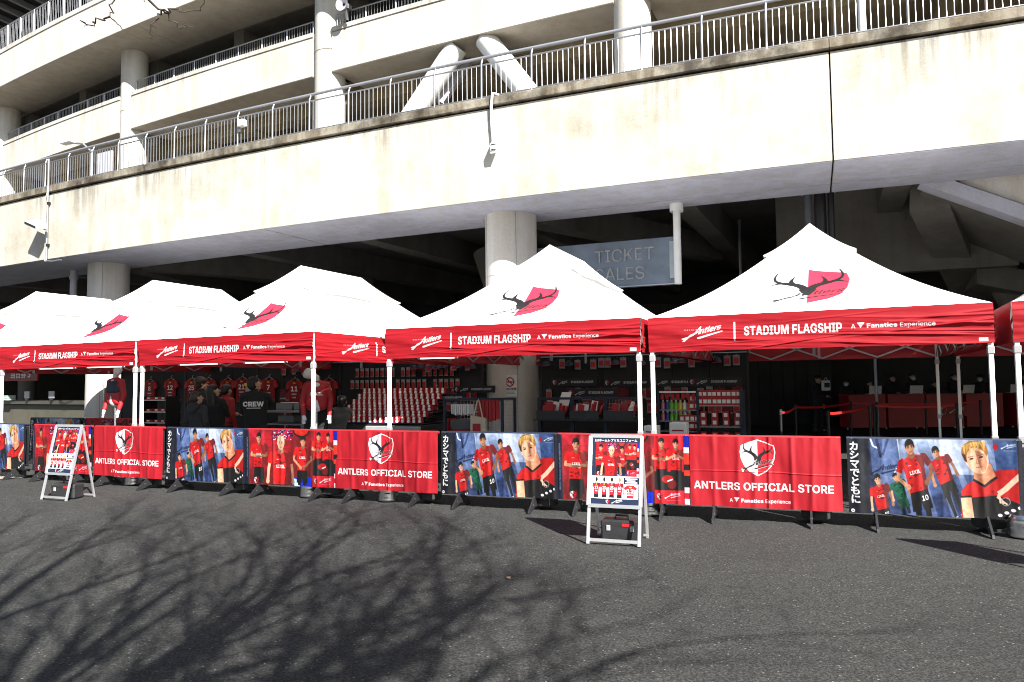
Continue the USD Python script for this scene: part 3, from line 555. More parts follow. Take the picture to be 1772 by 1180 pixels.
def pink_collage(im, x0, y0, W, H):
    """Crimson player collage in the box given."""
    c = shade_of(int(W), int(H), (176, 32, 62), (112, 14, 36), .8, 5, .3); d = ImageDraw.Draw(c, 'RGBA'); q = random.Random(4)
    for i in range(12): d.line([(q.uniform(0, W * .6), H * i / 12), (q.uniform(W * .2, W * .7), H * (i / 12 + .02))], fill=(104, 12, 34, 130), width=max(1, int(H * .012)))
    for i in range(150): xx, yy = W * q.uniform(.27, .49), H * q.uniform(0, .17); d.rectangle([xx, yy, xx + W * .014, yy + H * .018], fill=q.choice([(220, 60, 90), (30, 36, 80), (230, 210, 230), (16, 18, 40), (110, 60, 140)]) + (255,))
    d.ellipse([W * .51, -H * .12, W * .68, H * .12], fill=(196, 60, 40, 255)); d.arc([W * .50, -H * .13, W * .69, H * .13], 0, 180, fill=(20, 28, 40, 255), width=int(H * .03))
    d.polygon([(W * .50, H), (W * .51, H * .84), (W * .72, H * .83), (W * .72, H)], fill=(24, 70, 200, 255)); d.polygon([(W * .51, H * .86), (W * .57, H * .88), (W * .59, H), (W * .53, H)], fill=(190, 220, 250, 255))
    figure(c, W * .115, H * .05, H * 1.25, cut=.74, arms='crossed', skin=1); figure(c, W * .615, H * .10, H * 1.22, cut=.72, arms='front', skin=1); figure(c, W * .365, H * .10, H * 1.75, hair=(196, 178, 150), cut=.51, skin=2)
    d = ImageDraw.Draw(c, 'RGBA'); d.rectangle([W * .735, 0, W * .955, H * .55], fill=(196, 26, 62, 255))
    figure(c, W * .79, H * .03, H * .92, cut=.56, arms='crossed', name='', skin=1); figure(c, W * .90, H * .04, H * .92, cut=.54, arms='heart', skin=0)
    d = ImageDraw.Draw(c, 'RGBA'); d.rectangle([W * .735, H * .53, W * .955, H * .80], fill=(20, 26, 30, 255)); d.ellipse([W * .79, H * .58, W * .88, H * .70], fill=(170, 30, 40, 255)); d.ellipse([W * .83, H * .64, W * .90, H * .78], fill=(120, 20, 30, 255)); d.line([(W * .83, H * .67), (W * .87, H * .64)], fill=(230, 220, 220, 255), width=int(H * .02))
    d.rectangle([W * .735, H * .80, W * .955, H], fill=(190, 24, 58, 255)); crest(c, W * .775, H * .89, H * .105, 'small'); script_logo(c, W * .805, H * .93, W * .125, WHITE, False); d.line([(W * .82, H * .945), (W * .93, H * .945)], fill=WHITE + (255,), width=2)
    crest(c, W * .085, H * .92, H * .12, 'small')
    for i in range(12): d.rectangle([W * .958, H * i / 12, W, H * (i + 1) / 12], fill=q.choice([(30, 50, 170), (220, 80, 60), (24, 26, 50), (230, 210, 220), (190, 30, 60)]) + (255,))
    im.paste(photo_grain(c, 5), (int(x0), int(y0)))
def pink_poster(W=1360, H=656):
    im = Image.new('RGB', (W, H), (26, 32, 52)); pink_collage(im, W * .05, 0, W * .95, H)
    t = Image.new('RGB', (int(H * .72), int(W * .016)), (26, 32, 52)); text(t, 0, t.height * .9, 'KASHIMA ANTLERS OFFICIAL STORE', t.height * .8, (120, 140, 170), 600, width=t.width)
    im.paste(t.rotate(-90, expand=True), (int(W * .022), int(H * .14))); return im
def red_poster(W=1360, H=656):
    im = Image.new('RGB', (W, H), (174, 24, 38)); crest(im, W * .465, H * .285, H * .50, 'banner')
    text(im, W * .025, H * .755, 'ANTLERS OFFICIAL STORE', H * .108, (246, 246, 246), 700, width=W * .925)
    byline(im, W * .27, H * .925, W * .405, (246, 246, 246)); return im
def valance_print(W=2400, H=290, words=True):
    im = Image.new('RGB', (W, H), (162, 14, 30))
    if words:
        script_logo(im, W * .112, H * .74, W * .137, WHITE); ImageDraw.Draw(im).rectangle([W * .281, H * .22, W * .286, H * .74], fill=WHITE)
        text(im, W * .312, H * .60, 'STADIUM FLAGSHIP', H * .25, WHITE, 760, width=W * .292); byline(im, W * .628, H * .52, W * .227, WHITE)
    ImageDraw.Draw(im).rectangle([W * .962, H * .86, W * .984, H * .945], fill=(236, 236, 236)); return im
def roof_print(W=1800, H=1150):
    im = Image.new('RGB', (W, H), (236, 236, 236)); crest(im, W * .5, H * .615, W * .285, 'roof'); return im
def sign_poster(W=620, H=900):
    im = Image.new('RGB', (W, H), (30, 40, 66)); text(im, W * .04, H * .068, '1stホームレプリカユニフォーム', H * .045, WHITE, cjk=True, width=W * .92, stroke=1)
    pink_collage(im, W * .075, H * .085, W * .92, H * .50); d = ImageDraw.Draw(im); d.rectangle([0, H * .585, W, H * .915], fill=(240, 240, 242))
    for i, (n_, hc) in enumerate((('17', (24, 24, 30)), ('13', (24, 24, 30)), ('25', (24, 24, 30)), ('40', (170, 130, 80)))): figure(im, W * (.11 + .165 * i), H * .60, H * .50, back=True, num=n_, cut=.60, slim=.60, hair=hc, name='', shirt=(214, 36, 56))
    d = ImageDraw.Draw(im); d.rectangle([W * .69, H * .60, W, H * .695], fill=(30, 40, 66))
    for i in range(3): d.rectangle([W * (.72 + .03 * (i % 2)), H * (.612 + .027 * i), W * (.97 - .04 * (i % 2)), H * (.626 + .027 * i)], fill=(225, 225, 232))
    d.polygon([(W * .77, H * .71), (W * .89, H * .71), (W * .97, H * .75), (W * .94, H * .785), (W * .905, H * .77), (W * .90, H * .90), (W * .76, H * .90), (W * .755, H * .77), (W * .72, H * .785), (W * .69, H * .75)], fill=(206, 34, 54)); text(im, W * .83, H * .825, '12', H * .06, WHITE, 800, anchor='ms'); d.ellipse([W * .80, H * .73, W * .86, H * .752], fill=(236, 190, 50)); d.rectangle([W * .77, H * .845, W * .89, H * .862], fill=WHITE)
    d.rectangle([0, H * .915, W, H], fill=(30, 42, 70)); crest(im, W * .36, H * .957, H * .06, 'small'); script_logo(im, W * .44, H * .985, W * .24, WHITE, False); return im
def wrinkle(X, Z, seed, amp=.012, sx=1.0, sz=3.0):
    return amp * 2 * (meshkit.fbm(np.stack([X * sx, Z * sz + X * .35, X * 0 + seed * 3.1], -1), 3, seed) - .5)

# ------------------------------------------------------------------ pop-up tents
TW, TD, EAVE, RIDGE, VAL = 3.66, 5.5, 2.40, 3.77, 1.975
HW = TW / 2 + .01
def tent_f(s): return EAVE + (RIDGE - EAVE) * (s - .42 * s * (1 - s))
def roof_panel(im, side):
    """One fabric slope: s runs from the eave to the ridge; sags between its hips."""
    big = im is not None; nx, nz = (420, 240) if big else (26, 16)
    a, s = np.meshgrid(np.linspace(-1, 1, nx), np.linspace(1, 0, nz)); z = tent_f(s) - .05 * (1 - a ** 2) * s * (1 - s) * 4
    d = s * HW
    z += .006 * np.sin(a * 9 + s * 5) * s * (1 - s) * 4
    if side == 'front': X, Y = a * HW * (1 - s), d
    elif side == 'back': X, Y = -a * HW * (1 - s), TD - d
    elif side == 'left': X, Y = -HW + d, TD / 2 - a * (TD / 2 - d)
    else: X, Y = HW - d, TD / 2 + a * (TD / 2 - d)
    v = np.stack([X, Y, z], -1).reshape(-1, 3); f = grid_faces(nx, nz)
    if not big: return (v, f), None
    W, H = im.size; px = np.clip(((X / HW) * .5 + .5) * (W - 1), 0, W - 1); py = np.clip((1 - s) * (H - 1), 0, H - 1)
    from scipy.ndimage import map_coordinates
    A = np.asarray(im.filter(ImageFilter.GaussianBlur(1.6)), float) / 255
    col = np.stack([map_coordinates(A[..., k], [py, px], order=1) for k in range(3)], -1); col = np.where(col <= .04045, col / 12.92, ((col + .055) / 1.055) ** 2.4)
    return (v, f), np.clip(col, .004, .84).reshape(-1, 3)
def cap_panel(side, k=.31):
    """Small raised vent cap over the ridge, its hem lifted a little."""
    nx, nz = 22, 8; a, t = np.meshgrid(np.linspace(-1, 1, nx), np.linspace(1, 0, nz)); s = 1 - k * (1 - t)
    z = tent_f(s) + .009 + .022 * (1 - t) ** 3 * np.clip(1 - (a * 2.2 + .5) ** 2, 0, 1) ** 2 + .055 * (1 - t) ** 3 * np.abs(a) ** 10; d = s * HW
    if side == 'front': X, Y = a * HW * (1 - s), d
    elif side == 'back': X, Y = -a * HW * (1 - s), TD - d
    elif side == 'left': X, Y = -HW + d, TD / 2 - a * (TD / 2 - d)
    else: X, Y = HW - d, TD / 2 + a * (TD / 2 - d)
    return np.stack([X, Y, z], -1).reshape(-1, 3), grid_faces(nx, nz)
VPRINT, RPRINT = valance_print(), roof_print()
def hang(X, Z, seed, H):
    """Slack in a hanging strip of cloth: long shallow pleats that run down from the corners."""
    n = wrinkle(X, Z, seed, .030, .7, 7.0) + wrinkle(X, Z, seed + 5, .016, 1.8, 3.0) + wrinkle(X, Z, seed + 9, .004, 4.0, 18.0)
    q = np.random.default_rng(seed + 40)
    for _ in range(26):                                      # sharp long creases, mostly near level, fanning from the corners
        x0, z0, m, ln, w, a = q.uniform(0, 4), q.uniform(.02, H * .95), q.normal(0, .07), q.uniform(.25, .9), q.uniform(.007, .016), q.uniform(.006, .016)
        u = (Z - z0 - m * (X - x0)) / w; n = n + a * np.exp(-((X - x0) / ln) ** 2) * np.exp(-np.clip(u * u, 0, 40)) * np.where(u > 0, 1, 1)
    return n * np.clip((H - Z) / H * 3, .15, 1)
def build_tent(label):
    t = thing('tent', label, 'tent', (0, 0, 0), 0, 'white and red store tents in a row')
    for side in ('front', 'left', 'right', 'back'):
        m, c = roof_panel(RPRINT if side == 'front' else None, side)
        rp = obj('roof_panel', m, 'printed_cloth' if side == 'front' else 'white_cloth', t, smooth=True, colors=c)
        obj('vent_cap', cap_panel(side), 'white_cloth', rp, smooth=True)
    H = EAVE - VAL
    fm, fc = sheet(VPRINT, TW + .02, H, 900, 100, lambda X, Z: -hang(X, Z, 3, H)); fm = (fm[0] + [-HW, -.012, VAL], fm[1]); obj('valance', fm, 'printed_cloth', t, smooth=True, colors=fc)
    w, wc = sheet(VPRINT, TD - .03, H, 700, 50, lambda X, Z: -hang(X, Z, 8, H)); v = w[0]; obj('valance', (np.stack([HW + .004 - v[:, 1], v[:, 0] + .015, v[:, 2] + VAL], 1), w[1]), 'printed_cloth', t, smooth=True, colors=wc)
    X, Z = np.meshgrid(np.linspace(0, TD - .03, 160), np.linspace(H, 0, 14)); Y = hang(X, Z, 8, H)
    obj('valance', (np.stack([-HW - .004 - Y, TD - .015 - X, Z + VAL], -1).reshape(-1, 3), grid_faces(160, 14)), 'red_cloth', t, smooth=True)
    obj('valance', (np.stack([HW - X * (TW / TD), TD + .01 + Y, Z + VAL], -1).reshape(-1, 3), grid_faces(160, 14)), 'red_cloth', t, smooth=True)
    for x in (-1, 1):
        for y in (.03, TD - .03):
            lx = x * (HW - .035)
            lg = obj('leg', B(lx - .024, lx + .024, y - .024, y + .024, .95, EAVE - .03, ch=.004), 'pole_white', t)
            obj('inner_leg', B(lx - .018, lx + .018, y - .018, y + .018, .012, .95), 'aluminium', lg); obj('foot_plate', B(lx - .05, lx + .05, y - .05, y + .05, 0, .012), 'steel', lg); obj('clamp', B(lx - .031, lx + .031, y - .031, y + .031, .93, 1.0, ch=.004), 'grey_plastic', lg)
            obj('slider', B(lx - .034, lx + .034, y - .034, y + .034, 1.86, 1.94, ch=.006), 'grey_plastic', lg)
    def truss(p0, p1, n):                                    # scissor bars along one side under the eave
        p0, p1 = np.array(p0), np.array(p1); m = MB()
        for i in range(n):
            a, b = p0 + (p1 - p0) * i / n, p0 + (p1 - p0) * (i + 1) / n
            m.bar((*a, 2.34), (*b, 2.0), .012, .026).bar((*a, 2.0), (*b, 2.34), .012, .026)
        return m
    obj('scissor_truss', truss((-HW + .06, .05), (HW - .06, .05), 4), 'steel', t); obj('scissor_truss', truss((-HW + .06, TD - .05), (HW - .06, TD - .05), 4), 'steel', t)
    for x in (-HW + .05, HW - .05): obj('scissor_truss', truss((x, .05), (x, TD - .05), 6), 'steel', t)
    obj('ridge_bar', MB().bar((0, HW, RIDGE - .16), (0, TD - HW, RIDGE - .16), .03), 'steel', t)
    for y in (HW, TD - HW): obj('king_post', MB().bar((0, y, 1.95), (0, y, RIDGE - .1), .035).bar((0, y, 2.2), (-HW + .06, y, 2.15), .012, .026).bar((0, y, 2.2), (HW - .06, y, 2.15), .012, .026), 'steel', t)
    return t
def line_frame(L, R):
    L, R = np.array(L), np.array(R); d = R - L; return (L + R) / 2, math.atan2(d[1], d[0])
TENTS = [((1.69, 9.40), (5.09, 7.87), 'tent with the highest peak, second from the right edge'),
         ((-1.80, 10.72), (1.60, 9.30), 'tent with the TICKET SALES sign and thick column behind it'),
         ((-6.25, 12.60), (-2.92, 11.05), 'tent over the staff in black CREW jackets, its right side valance showing'),
         ((-9.70, 14.22), (-6.37, 12.69), 'tent sheltering the mannequin in the red track jacket, leftmost full valance'),
         ((-13.1, 15.86), (-9.80, 14.27), 'tent at the far left with its valance cut by the edge'),
         ((5.22, 7.80), (8.54, 6.25), 'tent at the right edge, only a narrow strip showing')]
tent0 = build_tent('white and red ' + TENTS[0][2])
def place(p, loc, rz):
    x = UsdGeom.Xform(p); ops = x.GetOrderedXformOps(); ops[0].Set(Gf.Vec3d(*map(float, loc))); ops[1].Set(math.degrees(rz)); _frames[str(p.GetPath())] = (np.array(loc, float), rz)
tent_frames = []
for i, (L, R, lab) in enumerate(TENTS):
    c, rz = line_frame(L, R); tent_frames.append((c, rz))
    if i == 0: place(tent0, (*c, 0), rz)
    else: dup(tent0, (*c, 0), rz, 'white and red ' + lab)
def inT(i, x, y, z=0.0):
    c, rz = tent_frames[i]; return np.array([c[0] + x * math.cos(rz) - y * math.sin(rz), c[1] + x * math.sin(rz) + y * math.cos(rz), z])

def gutter(i, j, label):                                   # loose rain sheet slung between the facing eaves of two tents
    a, b, c, d = inT(i, HW, 1.7, EAVE - .01), inT(i, HW, TD, EAVE - .01), inT(j, -HW, TD, EAVE - .01), inT(j, -HW, 1.7, EAVE - .01); V = []; n = 14
    for u in np.linspace(0, 1, n):
        p, q = a + (b - a) * u, d + (c - d) * u
        for v in np.linspace(0, 1, 9): r = p + (q - p) * v; r[2] -= .05 * 4 * v * (1 - v); V.append(r)
    idn = np.arange(n * 9).reshape(n, 9); t = thing('rain_sheet', label, 'sheet', tuple((a + d) / 2), 0, 'rain sheets slung between tents'); obj('cloth', (np.array(V), np.stack([idn[:-1, :-1], idn[:-1, 1:], idn[1:, 1:], idn[1:, :-1]], -1).reshape(-1, 4)), 'white_cloth', t, smooth=True, world=True)
    for p in (a, b, c, d): obj('tie', MB().ball(p, (.02, .02, .03)), 'black_plastic', t, world=True)
gutter(2, 1, 'white rain sheet slung between the CREW tent and the TICKET SALES tent'); gutter(3, 2, 'white rain sheet slung between the mannequin tent and the CREW tent'); gutter(4, 3, 'white rain sheet slung at the far left between two tents')

# keg-like steel weights standing at the front legs
def build_weight(label, loc):
    t = thing('tent_weight', label, 'tent weight', loc, 0.35, 'steel tent weights at the front legs')
    prof = [(0, 0), (.105, 0), (.13, .012), (.137, .03), (.128, .06), (.137, .09), (.128, .118), (.137, .145), (.128, .17), (.132, .195), (.115, .213), (.112, .225), (.09, .218), (0, .212)]
    obj('drum', MB().lathe(prof, n=28), 'steel_bright', t, smooth=40)
    for a in (-2.2, -.9, .5, 2.0):
        for z in (.06, .118): c, s = math.cos(a), math.sin(a); obj('slot', MB().bar((.1262 * c + .04 * s, .1262 * s - .04 * c, z), (.1262 * c - .04 * s, .1262 * s + .04 * c, z), .012, .016), 'black_plastic', t)
    obj('lug', B(-.02, .02, -.1, -.06, .21, .26, ch=.005), 'steel', t)
    return t
WT = [((5.13, 7.66, 0), 'ridged steel drum weight at the foot of the paired poles by the right edge'), ((1.64, 9.2, 0), 'ridged steel drum weight half hidden behind the nearer A-frame sign'), ((-1.74, 10.52, 0), 'ridged steel drum weight below the red banner in the middle of the row'),
      ((-2.95, 10.98, 0), 'ridged steel drum weight below the crimson poster left of the middle'), ((-6.3, 12.56, 0), 'ridged steel drum weight below the leftmost red banner')]
w0 = build_weight(WT[0][1], WT[0][0])
for loc, lab in WT[1:]: dup(w0, loc, 1.1 + loc[0], lab)

# ------------------------------------------------------------------ crowd barriers with their banners
BP = np.array([(-13.4, 15.75), (-11.75, 14.98), (-10.1, 14.2), (-8.48, 13.42), (-6.97, 12.64), (-5.44, 11.93), (-3.97, 11.30), (-2.49, 10.70), (-.945, 10.07), (.55, 9.49), (2.08, 8.915), (3.66, 8.32), (5.23, 7.72), (6.78, 7.08)])
BW, BZ0, BH = 1.64, .165, .80
def folds(X, Z, seed, n=8, a=.010):
    r = np.random.default_rng(seed); y = np.zeros_like(X)
    for c in np.linspace(.06, .94, n) * BW + r.uniform(-.06, .06, n):
        w = r.uniform(.018, .045); y += a * 2.3 * r.uniform(.3, 1.2) * np.exp(-((X - c + .05 * (Z - .4) * r.uniform(-1, 1)) / w) ** 2) * (.45 + .55 * np.abs(np.sin(Z * 4 + c * 5)))
    y += .009 * np.exp(-((Z - BH * .5 - .01 * np.sin(X * 3)) / .006) ** 2) if seed % 3 == 0 else 0
    y += wrinkle(X, Z, seed, .055, 2.4, 1.0) + wrinkle(X, Z, seed + 3, .014, 8, 2.5)
    y += .018 * (1 - Z / BH) * np.sin(X * 2 * PI / BW * 2 + seed)
    y = y - y.min(); return -.7 * y
PR = {'red': red_poster(), 'blue': blue_poster(), 'pink': pink_poster()}
def build_banner(kind, seed, label, group):
    m, c = sheet(PR[kind], BW - .012, BH, 480, 230, lambda X, Z: folds(X, Z, seed), BZ0, .66 if kind == 'red' else .58)
    t = thing('banner', label, 'banner', group=group); obj('printed_sheet', (m[0] + [.006, -.035, 0], m[1]), 'printed_cloth', t, smooth=True, colors=c)
    obj('top_hem', MB().tube([(.006, -.02, BZ0 + BH), (BW - .006, -.02, BZ0 + BH)], .018, 10), {'red': 'red_cloth', 'blue': 'navy', 'pink': 'red_cloth'}[kind], t)
    for x in (.05, BW - .05): obj('cable_tie', MB().lathe([(.022, -.004), (.024, 0), (.022, .004)], (x, -.02, BZ0 + BH), 8), 'black_plastic', t)
    return t
def build_barrier(label):
    t = thing('crowd_barrier', label, 'barrier', group='black crowd barriers behind the banners')
    obj('top_rail', MB().tube([(.03, 0, .955), (BW - .03, 0, .955)], .016, 8), 'black_metal', t); obj('bottom_rail', MB().tube([(.03, 0, .24), (BW - .03, 0, .24)], .016, 8), 'black_metal', t)
    obj('mesh_panel', B(.04, BW - .04, -.004, .004, .26, .93), 'dark_board', t)
    for x in (.27, BW - .33):
        p = obj('upright', MB().tube([(x, 0, .05), (x, 0, .955)], .017, 8), 'black_metal', t)
        ft = obj('foot', MB().poly([(-.27, 0), (-.20, 0), (-.04, .055), (.04, .055), (.20, 0), (.27, 0), (.25, .035), (.03, .20), (-.03, .20), (-.25, .035)], -.011, .011), 'black_plastic', t)
        v = np.array(UsdGeom.Mesh(ft).GetPointsAttr().Get()); UsdGeom.Mesh(ft).GetPointsAttr().Set(Vt.Vec3fArray.FromNumpy(np.stack([x + v[:, 1], v[:, 0], v[:, 2]], 1).astype(np.float32)))
        for y in (-.12, .12): obj('bolt', MB().ball((x, y, .085), (.018, .011, .011)), 'steel_bright', ft)
    return t
KINDS = ['blue', 'pink', 'red', 'blue', 'pink', 'red', 'blue', 'pink', 'red', 'blue', 'pink']
BLAB = {2: 'blue poster of footballers at the far left edge of the row, partly cut off', 3: 'crimson footballer poster behind the farther A-frame sign', 4: 'red store banner with white lettering, leftmost and smallest of three', 5: 'blue poster of footballers below the person in the grey hoodie', 6: 'crimson footballer poster below the CREW jacket staff, fully in view',
        7: 'red store banner with white lettering below the rows of boxed goods', 8: 'blue poster of footballers below the no smoking notice', 9: 'crimson footballer poster partly hidden by the nearer A-frame sign', 10: 'red store banner with white lettering, largest, below the red queue belts', 11: 'blue poster of footballers, largest, below the red reception counters', 12: 'crimson footballer poster cut off at the right edge'}
BSHORT = {2: 'blue poster at the far left edge', 3: 'crimson poster behind the farther A-frame sign', 4: 'leftmost red store banner', 5: 'blue poster right of the leftmost red banner', 6: 'crimson poster below the CREW jacket staff', 7: 'middle red store banner', 8: 'blue poster below the no smoking notice', 9: 'crimson poster behind the nearer A-frame sign',
          10: 'largest red store banner', 11: 'largest blue poster, at the right', 12: 'crimson poster cut off at the right edge'}
GR = {'blue': 'blue footballer posters on the barriers', 'pink': 'crimson footballer posters on the barriers', 'red': 'red store banners on the barriers'}
first = {}; bar0 = None
FEETLAB = 'black crowd barrier on triangular feet carrying the '
for i in range(1, 13):
    P0, P1 = BP[i], BP[i + 1]; d = P1 - P0; rz = math.atan2(d[1], d[0]); loc = (*P0, 0); kind = KINDS[(i - 2) % 3] if i >= 2 else 'red'
    lab = BLAB.get(i, 'red banner beyond the left edge')
    if i == 1: continue
    if kind not in first: first[kind] = build_banner(kind, {'red': 3, 'blue': 7, 'pink': 11}[kind], lab, GR[kind]); place(first[kind], loc, rz)
    else: dup(first[kind], loc, rz, lab, GR[kind])
    bl = 'black crowd barrier on triangular feet carrying the ' + BSHORT[i]
    if bar0 is None: bar0 = build_barrier(bl); place(bar0, loc, rz)
    else: dup(bar0, loc, rz, bl)
# round rubber weights lying on the back arms of the feet
def build_disc(label):
    t = thing('rubber_weight', label, 'weight', group='round black rubber weights on barrier feet')
    obj('disc', MB().lathe([(0, 0), (.15, 0), (.165, .015), (.165, .075), (.15, .09), (.06, .095), (.05, .085), (0, .085)], n=28), 'rubber', t, smooth=40)
    obj('strap', MB().bar((-.165, 0, .098), (.165, 0, .098), .03, .006), 'black_plastic', t); return t
d0 = None
for k, i in enumerate((2, 3, 4, 5, 6, 7, 8, 10, 11)):
    P0, P1 = BP[i], BP[i + 1]; d = P1 - P0; rz = math.atan2(d[1], d[0]); L = np.linalg.norm(d)
    q = P0 + d / L * (BW - .33 + .06) + np.array([-d[1], d[0]]) / L * .20
    lab = 'round black rubber weight under the ' + BSHORT[i]
    if d0 is None: d0 = build_disc(lab); place(d0, (*q, .045), rz)
    else: dup(d0, (*q, .045), rz, lab)
# posts of the second, inner row of banners seen over the first at the left
for i, (a, b, kind, lab) in enumerate((((-10.55, 16.55), (-8.98, 15.9), 'blue', 'dim blue footballer poster standing in shade behind the front row'), ((-8.98, 15.9), (-7.42, 15.25), 'pink', 'dim crimson footballer poster in shade behind the front row'))):
    a, b = np.array(a), np.array(b); rz = math.atan2(*(b - a)[::-1]); dup(first[kind], (*a, 0), rz, lab, GR[kind]); dup(bar0, (*a, 0), rz, 'black crowd barrier in shade carrying the ' + lab.split(' footballer')[0] + ' poster of the inner row')

# ------------------------------------------------------------------ A-frame signs
def build_aframe(label):
    t = thing('a_frame_sign', label, 'sign', group='aluminium A-frame poster signs'); W = .53; lean = .23 / 1.06
    Y = lambda z: lean * z
    im = sign_poster(); m, c = sheet(im, W - .05, .66, 240, 350); v = m[0]; z = v[:, 2] + .385
    obj('poster', (np.stack([v[:, 0] + .025, Y(z) - .014, z], 1), m[1]), 'printed_board', t, colors=c)
    obj('backing_board', MB().add([(x, Y(zz) + y, zz) for x in (.005, W - .005) for y in (-.008, .008) for zz in (.36, 1.055)], [(0, 1, 3, 2), (4, 6, 7, 5), (0, 4, 5, 1), (2, 3, 7, 6), (0, 2, 6, 4), (1, 5, 7, 3)]), 'white_paint', t)
    for a, b in (((0, .37), (W, .37)), ((0, 1.055), (W, 1.055)), ((0, .37), (0, 1.055)), ((W, .37), (W, 1.055))):
        obj('frame_edge', MB().bar((a[0], Y(a[1]) - .010, a[1]), (b[0], Y(b[1]) - .010, b[1]), .034, .030, up=(0, 1, 0)), 'aluminium', t)
    for x in (.008, W - .008): obj('front_leg', MB().bar((x, 0, 0), (x, Y(.4), .4), .030, .022, up=(0, 1, 0)), 'aluminium', t); obj('back_leg', MB().bar((x, .45, 0), (x, Y(1.02) + .02, 1.02), .026, .020, up=(0, 1, 0)), 'aluminium', t)
    obj('front_bar', MB().bar((0, .012, .04), (W, .012, .04), .028, .02, up=(0, 1, 0)), 'aluminium', t); obj('back_bar', MB().bar((0, .44, .03), (W, .44, .03), .022, .016, up=(0, 1, 0)), 'aluminium', t)
    obj('hinge', MB().tube([(-.005, Y(1.05) + .02, 1.05), (W + .005, Y(1.05) + .02, 1.05)], .012, 8), 'steel', t)
    return t
a1 = build_aframe('silver A-frame sign with shirt poster, nearer one standing on the open road'); place(a1, (.728, 7.60, 0), math.radians(-20.4))
dup(a1, (-6.86, 11.01, 0), math.radians(-22.6), 'silver A-frame sign with shirt poster, farther one in front of the leftmost red banner')
dup(a1, (4.44, 6.17, 0), math.radians(-20.4), 'silver A-frame sign just outside the right edge, only its shadow showing')
def build_case(label):
    t = thing('tool_case', label, 'case', group='black cases weighing down the A-frame signs')
    obj('body', B(-.20, .20, -.10, .10, 0, .20, ch=.02), 'black_plastic', t); obj('lid', B(-.203, .203, -.103, .103, .142, .215, ch=.018), 'black_plastic', t)
    obj('handle', MB().tube([(-.07, 0, .21), (-.06, 0, .25), (.06, 0, .25), (.07, 0, .21)], .012, 8), 'black_plastic', t)
    obj('label_stripe', B(.02, .12, -.105, -.1035, .155, .185), 'red_box', t)
    for x in (-.12, .12): obj('latch', B(x - .02, x + .02, -.112, -.1, .11, .165, ch=.003), 'grey_plastic', t)
    return t
k1 = build_case('black plastic case under the nearer A-frame sign'); place(k1, (1.10, 7.74, 0), math.radians(-20))
dup(k1, (-6.55, 11.13, 0), math.radians(-12), 'black plastic case under the farther A-frame sign')

# ------------------------------------------------------------------ fixtures on the stadium
def bthing(name, label, cat, s, n, z, group=None, turn=0.0, which=1):
    return thing(name, label, cat, arcpt(s, n, z, which), heading(s, which) + turn, group)
t = bthing('ticket_sign', 'weathered blue grey hanging sign with cut-out letters TICKET SALES', 'sign', 1.27, -2.05, 0)
obj('sign_panel', B(-1.485, 1.485, -.06, .06, 3.60, 4.55, ch=.008), M.get('sign_blue') or mat('sign_blue', (0.15, 0.18, 0.225), .42, .25, .3, 2.2), t)
obj('bottom_trim', B(-1.495, 1.495, -.075, .075, 3.575, 3.60), 'steel', t)
def letters(s_, h, x0, z0, dep, thin=500):
    im = Image.new('L', (int(1400), 260)); f = font(180 / .727, thin); ImageDraw.Draw(im).text((20, 220), s_, 255, font=f, anchor='ls')
    a = np.asarray(im) > 127; from_ = [];
    from shapely import box as sbox, union_all
    on = np.pad(a, ((0, 0), (1, 1))).astype(np.int8); rows, st = np.nonzero(np.diff(on, axis=1) == 1); en = np.nonzero(np.diff(on, axis=1) == -1)[1]
    sh = union_all(sbox(st, -rows - 1, en, -rows)).buffer(1).buffer(-1).simplify(1.0); k = h / 180.; out = []
    for g in getattr(sh, 'geoms', [sh]):
        e = trimesh.creation.extrude_polygon(g, dep, engine='earcut'); v = np.array(e.vertices); out.append((np.stack([x0 + (v[:, 0] - 20) * k, -v[:, 2], z0 + (v[:, 1] + 220) * k], 1), np.array(e.faces)))
    mb = MB()
    for v, f in out: mb.add(v, f)
    return mb
for word, x, z in (('TICKET', -.19, 4.12), ('SALES', -.19, 3.73)):
    m = letters(word, .255, x, z, .022, 400); v, f = m.get(); v[:, 1] -= .062; obj('raised_letters', (v, f), mat('letter_metal', (0.31, 0.31, 0.31), .5, .4, .25, 9) if 'letter_metal' not in M else 'letter_metal', t)
obj('end_bracket', B(1.40, 1.56, -.1, -.062, 3.7, 4.45), 'steel', t)
for x in (1.575,):
    p = obj('hanging_post', MB().lathe([(.075, 3.56), (.075, 5.18)], (x, -.16, 0), 18), 'white_paint', t, smooth=60); obj('ceiling_flange', MB().lathe([(.135, 5.02), (.135, 5.18)], (x, -.16, 0), 18), 'white_paint', p, smooth=40)
t = bthing('drain_pipes', 'dark vertical pipes under the deck above the highest tent peak', 'pipe', 5.35, -2.6, 0)
for x, r in ((0, .075), (.22, .11), (.42, .06)): obj('pipe', MB().lathe([(r, 4.1), (r, 6.05)], (x, .1, 0), 14), 'drain_dark' if x == 0 else 'black_metal', t, smooth=60)
for z in (4.3, 5.3): obj('pipe_bracket', B(-.12, .52, .16, .2, z, z + .05), 'steel', t)
t = bthing('drain_pipe', 'thin grey drain pipe under the deck at the far left column', 'pipe', -15.6, -1.5, 0); obj('pipe', MB().lathe([(.10, 3.9), (.10, 5.18)], n=14), 'grey_paint', t, smooth=60); obj('collar', MB().lathe([(.125, 4.9), (.125, 5.0)], n=14), 'grey_paint', t)
